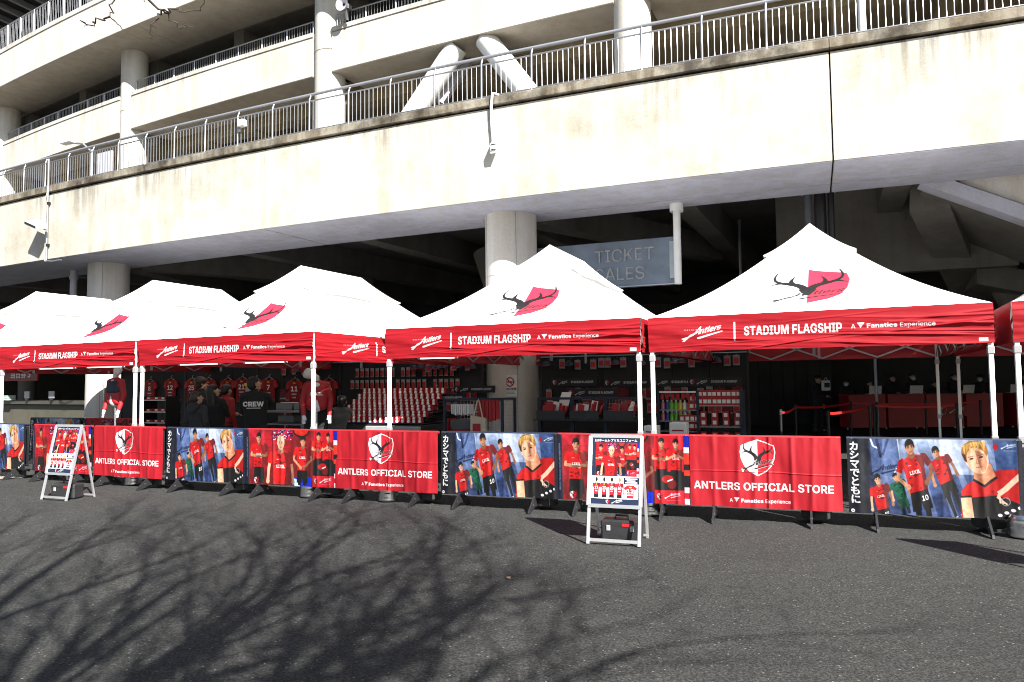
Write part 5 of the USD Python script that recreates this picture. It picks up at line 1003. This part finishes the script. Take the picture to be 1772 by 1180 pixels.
# lamp tubes under the front edges of the tents
for i, (x0, x1, ti, lab) in enumerate(((-1.2, -.2, 3, 'white lamp tube under the valance left of the red jacket mannequin'), (.15, 1.1, 3, 'white lamp tube under the valance above the red jacket mannequin'), (-1.3, -.4, 2, 'white lamp tube under the valance above the shirt numbered 12'), (.15, 1.0, 2, 'white lamp tube under the valance above the CREW jacket'), (-1.5, -.9, 1, 'white lamp tube under the valance above the stepped display'))):
    a_, b_ = inT(ti, x0, .35, 1.985), inT(ti, x1, .35, 1.985); c_, rz_ = tent_frames[ti]; t = thing('lamp_tube', lab, 'lamp', (a_ + b_) / 2, rz_, 'lamp tubes under the tent fronts'); L_ = np.linalg.norm(b_ - a_) / 2
    obj('tube', MB().tube([(-L_, 0, 0), (L_, 0, 0)], .016, 10), 'lit_tube', t, smooth=60)
    for x in (-L_, L_): obj('end_cap', MB().tube([(x - .02, 0, 0), (x + .02, 0, 0)], .019, 8), 'white_plastic', t)
    obj('clip', MB().tube([(0, 0, .016), (0, 0, .09)], .004, 5), 'steel', t)
# reception counters, queue posts
rz = 0.0
ct = None
RCX = [11.42, 12.68, 13.92, 15.2, 16.8, 18.1]; RLAB = ['red reception counter at the left end of its row', 'red reception counter second in its row, below the standing masked person', 'red reception counter with the white crest and script mark', 'red reception counter behind the inner tent poles', 'red reception counter at the right edge', 'red reception counter beyond the right edge']
for x, lab in zip(RCX, RLAB):
    if ct is None:
        ct = t = thing('reception_counter', lab, 'counter', (x, 24.3, 0), 0, 'red cloth fronted reception counters'); obj('front_cloth', B(-.59, .59, -.02, .0, .06, 1.10), 'red_board', t); obj('side_cloth', B(-.59, -.57, .0, .7, .06, 1.10), 'red_board', t); obj('side_cloth', B(.57, .59, .0, .7, .06, 1.10), 'red_board', t); obj('top', B(-.60, .60, -.03, .72, 1.102, 1.13), 'red_board', t)
        for q_ in (-.5, .5): obj('leg', B(q_ - .02, q_ + .02, .33, .37, 0, 1.10), 'steel', t)
    else: dup(ct, (x, 24.3, 0), 0, lab)
im = Image.new('RGB', (420, 160), (150, 8, 24)); crest(im, 80, 80, 120, 'banner'); script_logo(im, 170, 120, 220, WHITE, False); m, c = sheet(im, .95, .36, 110, 44); t = thing('counter_badge', 'white crest and script badge on the third red counter', 'badge', (13.95, 24.27, .40), 0); obj('face', (m[0] + [-.3, -.004, 0], m[1]), 'printed_board', t, colors=c); obj('backing', B(-.302, .652, -.002, .004, -.002, .362), 'red_board', t)
lp = None
for x, lab in ((11.75, 'open pale laptop at the left end of the red counters'), (13.1, 'open pale laptop before the standing masked people'), (14.75, 'open pale laptop beside the inner tent poles'), (16.35, 'open pale laptop at the right of the red counters')):
    if lp is None: lp = t = thing('laptop', lab, 'laptop', (x, 24.55, 1.132), 0.0, 'open laptops on the red counters'); obj('screen_lid', MB().add([(-.2, -.14, 0), (.2, -.14, 0), (.2, -.2, .27), (-.2, -.2, .27), (-.2, -.13, 0), (.2, -.13, 0), (.2, -.19, .27), (-.2, -.19, .27)], [(0, 1, 2, 3), (5, 4, 7, 6), (4, 0, 3, 7), (1, 5, 6, 2), (3, 2, 6, 7), (4, 5, 1, 0)]), 'white_plastic', t); obj('base', B(-.2, .2, -.13, .13, 0, .018), 'grey_plastic', t); obj('hinge', MB().tube([(-.12, -.135, .01), (.12, -.135, .01)], .01, 6), 'black_plastic', t)
    else: dup(lp, (x, 24.55, 1.132), rng.uniform(-.15, .15), lab)
QP = [(5.5, 15.5), (6.9, 18.4), (9.5, 21.2), (11.5, 21.0), (10.95, 18.6), (9.05, 18.9), (8.05, 17.0), (12.9, 20.8), (13.0, 18.2), (12.2, 17.4), (6.1, 14.6), (9.6, 19.9), (13.6, 19.4)]
QL = ['at the near left end of the long queue line', 'at the bend of the long red belt', 'in front of the second red counter', 'in front of the third red counter', 'before the crest badge', 'with red belt sloping down, centre of the queue', 'left of the red counters', 'at the right end of the far belt', 'beside the inner tent poles', 'by the paired white poles at the right', 'hidden low behind the red banner', 'between the first two counters', 'beyond the paired poles at the right']
qp = None
for (x, y), l in zip(QP, QL):
    lab = 'black queue post ' + l
    if qp is None: qp = t = thing('queue_post', lab, 'queue post', (x, y, 0), 0, 'black queue posts under the deck'); obj('base', MB().lathe([(0, 0), (.17, 0), (.17, .02), (.04, .045), (.03, .06)], n=20), 'black_metal', t, smooth=40); obj('shaft', MB().lathe([(.03, .05), (.03, .90)], n=12), 'black_metal', t, smooth=60); obj('belt_head', MB().lathe([(.035, .90), (.035, 1.01), (0, 1.015)], n=12), 'black_plastic', t, smooth=40)
    else: dup(qp, (x, y, 0), 0, lab)
for a, b, lab in ((0, 1, 'red queue belt rising from the left post to the bend'), (1, 2, 'long red queue belt crossing before the counters'), (2, 7, 'red queue belt before the right counters'), (10, 11, 'red queue belt running diagonally towards the counters'), (5, 4, 'short red queue belt before the crest badge'), (8, 9, 'red queue belt sloping by the paired poles')):
    p, q = np.array([*QP[a], .955]), np.array([*QP[b], .955]); mid = (p + q) / 2; d = (q - p); d /= np.linalg.norm(d); m = MB(); k = [p + (q - p) * t_ - np.array([0, 0, .05 * 4 * t_ * (1 - t_)]) for t_ in np.linspace(0, 1, 9)]
    for u0, u1 in zip(k, k[1:]): m.bar(u0, u1, .006, .05)
    t = thing('queue_belt', lab, 'belt', mid, 0, 'red belts between the queue posts'); obj('webbing', m, 'red_belt', t, world=True)
    for e in (p, q): obj('belt_clip', MB().ball(e, (.04, .04, .03)), 'black_plastic', t, world=True)
t = thing('back_shutter', 'dark ribbed shutter wall far behind the queue', 'shutter', (8.2, 27.8, 0), 0)
for k in range(16): obj('slat', B(-3.6 + .45 * k, -3.17 + .45 * k, -.03, .03, 0, 4.5), 'dark_wall', t)
for x in (6.3, 9.9):
    t = thing('thin_pole', 'thin grey pole standing alone in the dark left of the queue belts' if x < 8 else 'thin grey pole just left of the red reception counters', 'pole', (x, 20.5, 0), 0); obj('shaft', MB().lathe([(.04, 0), (.04, 6.05)], n=10), 'rail_grey', t); obj('foot', B(-.1, .1, -.1, .1, 0, .015), 'steel', t)

# ------------------------------------------------------------------ people and mannequins
def rotx(p, a, z0=.92):
    p = np.asarray(p, float); q = p - [0, 0, z0]; c, s = math.cos(a), math.sin(a); return np.array([q[0], q[1] * c + q[2] * s, -q[1] * s + q[2] * c]) + [0, 0, z0]
_ico = trimesh.creation.icosphere(subdivisions=2).vertices
def hull(*balls):
    return m3.Manifold.hull_points(np.vstack([_ico * (np.asarray(r) if np.ndim(r) else r) + np.asarray(c) for c, r in balls]))
def fuse(parts, edge=.03, it=8):
    m = m3.Manifold.batch_boolean(parts, m3.OpType.Add).refine_to_length(edge); q = m.to_mesh(); t = trimesh.Trimesh(np.array(q.vert_properties[:, :3]), np.array(q.tri_verts), process=True)
    trimesh.smoothing.filter_taubin(t, lamb=.5, nu=.53, iterations=it); return t
def human(t, h=1.65, lean=0.0, arms=('down', 'down'), turn=0.0, top='black_cloth', legs='dark_cloth', hair='black_hair', style='short', mask=False, hood=False, nod=0.0, step=.05, print_text=None, bare=False):
    """A standing clothed figure facing local -y: one skin body, with clothing, hair and eyes as parts."""
    k = h / 1.70; T = lambda p: rotx(p, lean); J = {}
    for nm, p in dict(pel=(0, 0, .95), wst=(0, 0, 1.10), che=(0, .01, 1.27), nek=(0, .01, 1.44), nek2=(0, -.01, 1.50)).items(): J[nm] = T(p)
    hc = T((0, -.02, 1.60)); ct, st = math.cos(turn), math.sin(turn)
    def Hd(x, y, z):                                          # head frame: y forward is -y, turned and nodded
        yn, zn = y * math.cos(nod) + z * math.sin(nod), -y * math.sin(nod) + z * math.cos(nod); return hc + np.array([x * ct - yn * st, x * st + yn * ct, zn])
    sk = [hull((J['nek'], .055), (J['nek2'], .052)), hull((Hd(0, .02, .03), .088), (Hd(0, -.02, -.005), .078), (Hd(0, -.045, -.075), .045)), hull((J['nek2'], .05), (Hd(0, .015, -.04), .055)), hull((Hd(0, -.10, .005), .010), (Hd(0, -.112, -.022), .014)), hull((Hd(.088, .01, .0), (.012, .02, .03)),), hull((Hd(-.088, .01, .0), (.012, .02, .03)),)]
    sh = {}; cl = [hull((T((-.08, 0, 1.12)), .115), (T((.08, 0, 1.12)), .115), (T((-.11, .01, 1.30)), .115), (T((.11, .01, 1.30)), .115)), hull((T((-.08, 0, .92)), .118), (T((.08, 0, .92)), .118), (T((-.08, 0, 1.14)), .118), (T((.08, 0, 1.14)), .118)), hull((T((-.16, .01, 1.385)), .075), (T((.16, .01, 1.385)), .075), (T((0, .01, 1.43)), .07), (T((0, .01, 1.25)), .11))]
    sk.append(hull((T((0, 0, 1.0)), .09), (T((0, -.01, 1.33)), .075)))
    for sg, a in zip((-1, 1), arms):
        S0 = np.array([sg * .185, .01, 1.385])
        E0, W0 = {'down': ((sg * .235, .02, 1.10), (sg * .225, -.06, .86)), 'reach': ((sg * .24, -.22, 1.22), (sg * .17, -.50, 1.20)), 'front': ((sg * .24, -.06, 1.12), (sg * .08, -.28, 1.10)), 'low': ((sg * .24, -.10, 1.12), (sg * .17, -.34, 1.02)), 'pocket': ((sg * .26, .06, 1.12), (sg * .17, -.08, .98))}[a]
        S0, E0, W0 = T(S0), T(E0), T(W0); d = (W0 - E0) / np.linalg.norm(W0 - E0); Hn = W0 + d * .075
        cl += [hull((S0, .072), (E0, .055)), hull((E0, .055), (W0, .043))]
        sk += [hull((S0, .05), (E0, .04)), hull((E0, .038), (W0, .027)), hull((W0, .027), (Hn, (.034, .026, .034)))]
        sd = np.cross(d, [0, 0, 1.0]); sd = sd / max(np.linalg.norm(sd), 1e-6) if np.linalg.norm(sd) > .1 else np.array([1.0, 0, 0]); up = np.cross(sd, d)
        for q, ln in zip((-.026, -.009, .009, .026), (.062, .072, .068, .052)): f0 = Hn + sd * q + d * .02; f1 = f0 + d * ln * .55 - up * .008; f2 = f1 + d * ln * .4 - up * .022; sk += [hull((f0, .0095), (f1, .009)), hull((f1, .009), (f2, .008))]
        th0 = Hn - sd * sg * .028 - d * .03; th1 = th0 - sd * sg * .022 + d * .035 - up * .008; sk += [hull((th0, .012), (th1, .0105)), hull((th1, .0105), (th1 + d * .028 - up * .006, .009))]
    lg, fo = [hull((np.array([-.085, 0, .93]), .115), (np.array([.085, 0, .93]), .115), (np.array([0, 0, .98]), .115))], []
    for sg in (-1, 1):
        hp, kn, an = np.array([sg * .092, 0, .88]), np.array([sg * .10, -.02 - sg * step * .5, .49]), np.array([sg * .10, .02 - sg * step, .09]); lg += [hull((hp, .098), (kn, .068)), hull((kn, .068), (an, .055))]; sk += [hull((hp, .08), (kn, .052)), hull((kn, .052), (an, .036)), hull((an, .036), (an + [0, -.12, -.045], .03))]; fo.append(hull((an + [0, .03, -.045], .043), (an + [sg * .015, -.15, -.058], .034), (an + [0, 0, .0], .045)))
    S = lambda m: (arrays(m)[0] * k, arrays(m)[1])
    obj('body', S(fuse(sk, .025, 6)), 'skin', t, smooth=True)
    if hood: cl += [hull((T((-.08, .10, 1.44)), .06), (T((.08, .10, 1.44)), .06), (T((0, .15, 1.36)), .07), (T((0, .06, 1.48)), .06))]
    else: cl += [hull((T((0, .01, 1.43)), .075), (T((0, .0, 1.475)), .066))]
    jk = obj('jacket', S(fuse(cl, .03, 8)), top, t, smooth=True); obj('trousers', S(fuse(lg, .04, 8)), legs, t, smooth=True)
    for f_ in fo: obj('shoe', S(fuse([f_], .03, 4)), 'black_plastic', t, smooth=True)
    hr = [hull((Hd(0, .03, .045), .098), (Hd(0, .05, -.01), .085)), hull((Hd(-.05, -.02, .075), .05), (Hd(.05, -.02, .075), .05), (Hd(0, .04, .07), .07))]
    if style == 'long': hr += [hull((Hd(0, .06, 0), .095), (Hd(0, .09, -.26), .085)), hull((Hd(-.06, .05, -.02), .05), (Hd(-.07, .07, -.28), .05)), hull((Hd(.06, .05, -.02), .05), (Hd(.07, .07, -.28), .05))]
    if style == 'tied': hr += [hull((Hd(0, .10, .03), .04), (Hd(0, .13, -.02), .035)), hull((Hd(0, .13, -.02), .032), (Hd(0, .12, -.15), .018))]
    if style == 'bushy': hr += [hull((Hd(0, .03, .06), (.118, .112, .10)))]
    obj('hair', S(fuse(hr, .02, 5)), hair, t, smooth=True)
    for sg in (-1, 1): obj('eye', S(MB().ball(Hd(sg * .033, -.088, .02), .012)), 'dark_eye', t)
    obj('mouth', S(MB().ball(Hd(0, -.092, -.06), (.024, .006, .006))), mat('lip', (.35, .12, .10), .5) if 'lip' not in M else 'lip', t)
    if mask: obj('face_mask', S(fuse([hull((Hd(-.05, -.06, -.03), .03), (Hd(.05, -.06, -.03), .03), (Hd(0, -.102, -.02), .022), (Hd(0, -.085, -.085), .028), (Hd(-.03, -.07, -.08), .03), (Hd(.03, -.07, -.08), .03))], .02, 3)), 'white_cloth', t, smooth=True)
    if print_text:
        im = Image.new('L', (10, 10)); m = letters(print_text, .085 * k, 0, 0, .006, 800); v, f = m.get(); w_ = v[:, 0].max(); a = lean
        pts = np.stack([-(v[:, 0] - w_ / 2) / k, .135 + .001 - v[:, 1] * 0 + np.where(v[:, 1] < -.003, .012, .0), 1.235 + v[:, 2] / k], 1); pts = np.array([rotx(p_, lean) for p_ in pts]) * k; obj('back_print', (pts, f), 'white_plastic', jk)
        u = np.array([rotx(p_, lean) for p_ in [(-.12, .145, 1.20), (.12, .145, 1.20), (.12, .145, 1.21), (-.12, .145, 1.21), (-.12, .138, 1.20), (.12, .138, 1.20), (.12, .138, 1.21), (-.12, .138, 1.21)]]) * k; obj('back_line', (u, [(0, 1, 2, 3), (5, 4, 7, 6), (4, 0, 3, 7), (1, 5, 6, 2), (3, 2, 6, 7), (4, 5, 1, 0)]), 'white_plastic', jk)
def person(label, x, y, rz, group=None, **kw):
    t = thing('person', label, 'person', (x, y, 0), rz, group); human(t, **kw); return t
A = math.radians
person('person in a grey hoodie with tied hair, back turned, just behind the barrier', -5.62, 13.5, A(158), h=1.50, lean=.10, arms=('pocket', 'pocket'), top='charcoal_cloth', hair='brown_hair', style='tied', hood=True, nod=.1, turn=-.5)
person('dark bushy haired person facing the shirts behind the grey hoodie', -6.25, 15.1, A(165), h=1.76, top='dark_cloth', style='bushy', hair='brown_hair', turn=-.7)
person('person with long black hair in a black coat beside the grey hoodie', -5.62, 14.25, A(170), h=1.62, lean=.12, arms=('front', 'low'), top='black_cloth', style='long', turn=-.8, nod=.2)
person('person in a red shirt partly behind the long haired person', -5.75, 15.1, A(150), h=1.62, top='red_cloth', style='short', arms=('down', 'front'))
person('person in a black CREW jacket leaning over the clear boxes', -4.70, 13.8, A(186), h=1.76, lean=.20, arms=('reach', 'front'), top='black_cloth', print_text='CREW', turn=-1.0, nod=.25)
person('person in a black CREW jacket behind the front tent pole', -3.40, 13.0, A(176), h=1.76, lean=.06, arms=('front', 'front'), top='black_cloth', print_text='CREW', turn=-.9)
person('person in a puffy grey jacket bending towards the boxed goods', -3.22, 13.75, A(215), h=1.46, lean=.50, arms=('low', 'low'), top='grey_cloth', hair='black_hair', style='short', nod=.3, turn=-.5)
person('person in dark clothes with a white carrier bag by the queue belts', 9.55, 23.6, A(40), h=1.72, top='dark_cloth', arms=('front', 'down'), style='short')
b_ = thing('carrier_bag', 'white and black carrier bag held by the person at the queue belts', 'bag', (9.72, 23.35, 1.28), .3); obj('bag_body', B(-.14, .14, -.05, .05, 0, .32, ch=.02), 'white_plastic', b_); obj('bag_print', B(-.10, .10, -.056, -.052, .10, .24), 'black_plastic', b_); obj('bag_strap', MB().tube([(-.08, 0, .31), (0, 0, .42), (.08, 0, .31)], .01, 6), 'white_plastic', b_)
STAFF = [(11.25, 25.35, 1.58, True, 'short', 'masked staff person behind the first red counter, leftmost'), (12.05, 25.3, 1.55, False, 'long', 'bareheaded staff person without mask behind the first laptop'), (12.85, 25.4, 1.74, False, 'short', 'tall staff person behind the second laptop, face bare'), (13.55, 25.4, 1.78, True, 'short', 'tall masked staff person behind the second red counter'), (14.15, 25.2, 1.52, False, 'long', 'short staff person with bent head behind the crest badge counter'), (14.95, 25.4, 1.76, True, 'short', 'masked staff person just behind the inner tent poles'), (15.8, 25.4, 1.70, True, 'bushy', 'masked staff person between the inner poles and the paired white poles'), (17.3, 25.4, 1.74, False, 'short', 'staff person in the dark beside the right edge')]
for x, y, h_, mk, stl, lab in STAFF: person(lab, x, y, A(rng.uniform(-25, 25)), 'staff behind the red reception counters', h=h_, lean=.12, arms=('front', 'low'), top='dark_cloth', hair='black_hair', style=stl, mask=mk, nod=.2, turn=rng.uniform(-.4, .4))
def mannequin(label, x, y, rz, z0, tilt, jacket):
    t = thing('mannequin', label, 'mannequin', (x, y, 0), rz); T = lambda p: np.array(p, float) * .84 + [0, 0, z0]
    hd = [hull((T((0, 0, .50)), .058 * .86), (T((0, -.01, .58)), .05 * .86)), hull((T((-tilt * .04, -.0, .60)), .06 * .86), (T((-tilt * .16, -.02, .68)), .085 * .86), (T((-tilt * .20, -.05, .63)), .07 * .86))]
    bd = [hull((T((-.10, 0, .02)), .11 * .86), (T((.10, 0, .02)), .11 * .86), (T((-.10, 0, .34)), .115 * .86), (T((.10, 0, .34)), .115 * .86)), hull((T((-.16, 0, .42)), .07 * .86), (T((.16, 0, .42)), .07 * .86), (T((0, 0, .46)), .075 * .86), (T((0, 0, .3)), .11 * .86)), hull((T((-.19, 0, .42)), .07 * .86), (T((-.27, .01, .12)), .058 * .86)), hull((T((-.27, .01, .12)), .058 * .86), (T((-.25, -.08, -.16)), .045 * .86)), hull((T((.19, 0, .42)), .07 * .86), (T((.27, .01, .12)), .058 * .86)), hull((T((.27, .01, .12)), .058 * .86), (T((.25, -.08, -.16)), .045 * .86))]
    obj('figure', fuse(hd + [hull((T((0, 0, 0)), .10), (T((0, 0, .4)), .09))], .03, 6), 'mannequin_white', t, smooth=True); j = obj('jacket', fuse(bd, .03, 8), 'red_cloth', t, smooth=True)
    if jacket: obj('chest_panel', fuse([hull((T((-.11, -.03, .24)), .088), (T((.11, -.03, .24)), .088), (T((-.09, -.03, .36)), .088), (T((.09, -.03, .36)), .088))], .03, 5), 'navy', j, smooth=True)
    else: m = letters('LIXIL', .055, -.115, z0 + .18, .01, 800); v, f = m.get(); v[:, 1] = v[:, 1] * .3 - .103; obj('chest_print', (v, f), 'white_plastic', j)
    for sx in (-.25, .25): obj('hand', fuse([hull((T((sx, -.09, -.19)), .03), (T((sx, -.11, -.27)), .026))] + [hull((T((sx + q, -.11, -.27)), .009), (T((sx + q, -.12, -.34)), .008)) for q in (-.022, -.008, .008, .022)] + [hull((T((sx - math.copysign(.03, sx), -.10, -.20)), .011), (T((sx - math.copysign(.045, sx), -.12, -.27)), .009))], .02, 3), 'mannequin_white', t, smooth=True)
    obj('stand_pole', MB().lathe([(.018, 0), (.018, z0)], n=10), 'steel', t); obj('stand_base', MB().lathe([(0, 0), (.17, 0), (.17, .012), (0, .016)], n=20), 'steel', t)
mannequin('white mannequin in a red track jacket with navy chest panel by the left column', -7.25, 13.75, -.5, 1.36, -.6, True)
mannequin('tilted white mannequin in a red lettered shirt above the clear boxes', -3.32, 12.75, .3, 1.26, 1.0, False)

# ------------------------------------------------------------------ bare tree behind the viewer: its shadow lies on the road, one branch hangs into view
def grow(mb, p, d, L, r, lvl, R_, ends):
    n = 6; pts, rr = [np.array(p)], [r]; d = np.array(d) / np.linalg.norm(d)
    for i in range(n):
        d = d + R_.normal(0, .10, 3) * (1 if lvl else .6) + np.array([0, 0, .035]); d /= np.linalg.norm(d); pts.append(pts[-1] + d * L / n); rr.append(r * (1 - .62 * (i + 1) / n))
        if lvl < 4 and i >= 1:
            for _ in range((1 if R_.random() < .4 else 2) if lvl < 1 else (1 if R_.random() < (.9 if lvl < 3 else .75) else 2)):
                e = np.cross(d, R_.normal(0, 1, 3)); e /= np.linalg.norm(e); ang = R_.uniform(.38, .75); q = d * math.cos(ang) + e * math.sin(ang); q[2] += .12
                grow(mb if lvl else ends, pts[-1], q, L * R_.uniform(.38, .62), rr[-1] * R_.uniform(.5, .7), lvl + 1, R_, ends)
    mb.tube(pts, rr, (10, 8, 6, 4, 3)[lvl])
TR = np.random.default_rng(11)
TREE_P, LIMBS = (-.75, -4.0, 0), [((.50, .55, 1.0), 4.6, .105), ((.85, .55, .75), 5.2, .10), ((.15, .95, .85), 4.6, .11), ((-.35, .5, 1.1), 3.8, .09), ((1.0, .25, .72), 5.2, .085), ((.75, .9, .62), 5.2, .10), ((.95, .72, .42), 5.6, .095), ((-.5, .9, .7), 3.8, .08), ((.4, 1.0, .5), 4.6, .09)]
t = thing('bare_tree', 'bare leafless tree whose twigs hang into the top left corner and shade the road', 'tree', TREE_P, 0)
tr = MB().tube([(0, 0, -.1), (.03, 0, .15), (.05, .02, 1.0), (.10, .06, 2.2), (.18, .10, 3.45)], [.27, .21, .17, .15, .13], 14); obj('trunk', tr, 'bark', t, smooth=60)
cr = MB()
for d, L, r in LIMBS:
    lb, tw = MB(), MB(); grow(lb, (.18, .10, TR.uniform(2.8, 3.4)), d, L, r, 0, TR, cr); obj('limb', lb, 'bark', t, smooth=60)
obj('crown', cr, 'bark', t, kind='stuff')
hb = MB(); W_ = lambda p: np.array(p, float) - TREE_P
BR = [[(-1.05, 1.6, 4.6), (-1.5, 3.0, 4.15), (-1.98, 4.05, 3.70), (-1.86, 4.1, 3.56), (-1.62, 4.15, 3.43), (-1.50, 4.2, 3.36), (-1.40, 4.2, 3.35)], [(-1.62, 4.15, 3.43), (-1.55, 4.15, 3.43), (-1.35, 4.15, 3.42), (-1.18, 4.1, 3.50)], [(-1.62, 4.15, 3.43), (-1.66, 4.15, 3.33), (-1.72, 4.18, 3.22)], [(-1.92, 4.08, 3.63), (-1.99, 4.1, 3.5), (-2.0, 4.12, 3.36), (-1.92, 4.15, 3.28)], [(-1.86, 4.1, 3.56), (-1.74, 4.1, 3.56), (-1.72, 4.1, 3.46)], [(-2.0, 4.12, 3.36), (-2.15, 4.15, 3.33), (-2.27, 4.2, 3.34)]]
HR = np.random.default_rng(5)
for k, b in enumerate(BR):
    b = np.array(b); b = (b - [-1.62, 4.15, 3.43]) * ([.72, 1, .72] if k else [.72, 1, .9]) + [-1.97, 4.15, 3.74]; q = np.stack([np.interp(np.linspace(0, len(b) - 1, 5 * len(b)), np.arange(len(b)), b[:, j]) for j in range(3)], 1)
    q[1:-1] += HR.normal(0, .011, (len(q) - 2, 3)); hb.tube([W_(p) for p in q], np.linspace(.012 if k == 0 else .0055, .0022, len(q)), 6)
obj('hanging_branch', hb, 'bark', t, smooth=60)
# pale concrete gutter strip at the far left and one dry leaf
g0, g1 = np.array([-12.6, 13.1]), np.array([-8.35, 14.0]); obj('gutter_strip', MB().add([(-13.5, 12.3, .004), (-10.0, 13.05, .004), (-8.1, 14.1, .004), (-8.9, 14.6, .004), (-14, 14.4, .004)], [(0, 1, 4, 4), (1, 2, 3, 4)]), 'kerb_concrete', kind='structure')
lf = MB().add([(0, -.03, .006), (.018, -.006, .018), (.01, .03, .008), (-.018, .012, .016), (-.01, -.012, .002)], [(0, 1, 4, 4), (1, 2, 3, 3), (1, 3, 4, 4)]); t = thing('dry_leaf', 'small dry brown leaf lying alone on the road', 'leaf', (-.05, 6.28, 0.0), .8); obj('blade', lf, 'dry_leaf', t); obj('stem', MB().tube([(0, -.05, .012), (.01, -.09, .02)], .002, 4), 'dry_leaf', t)
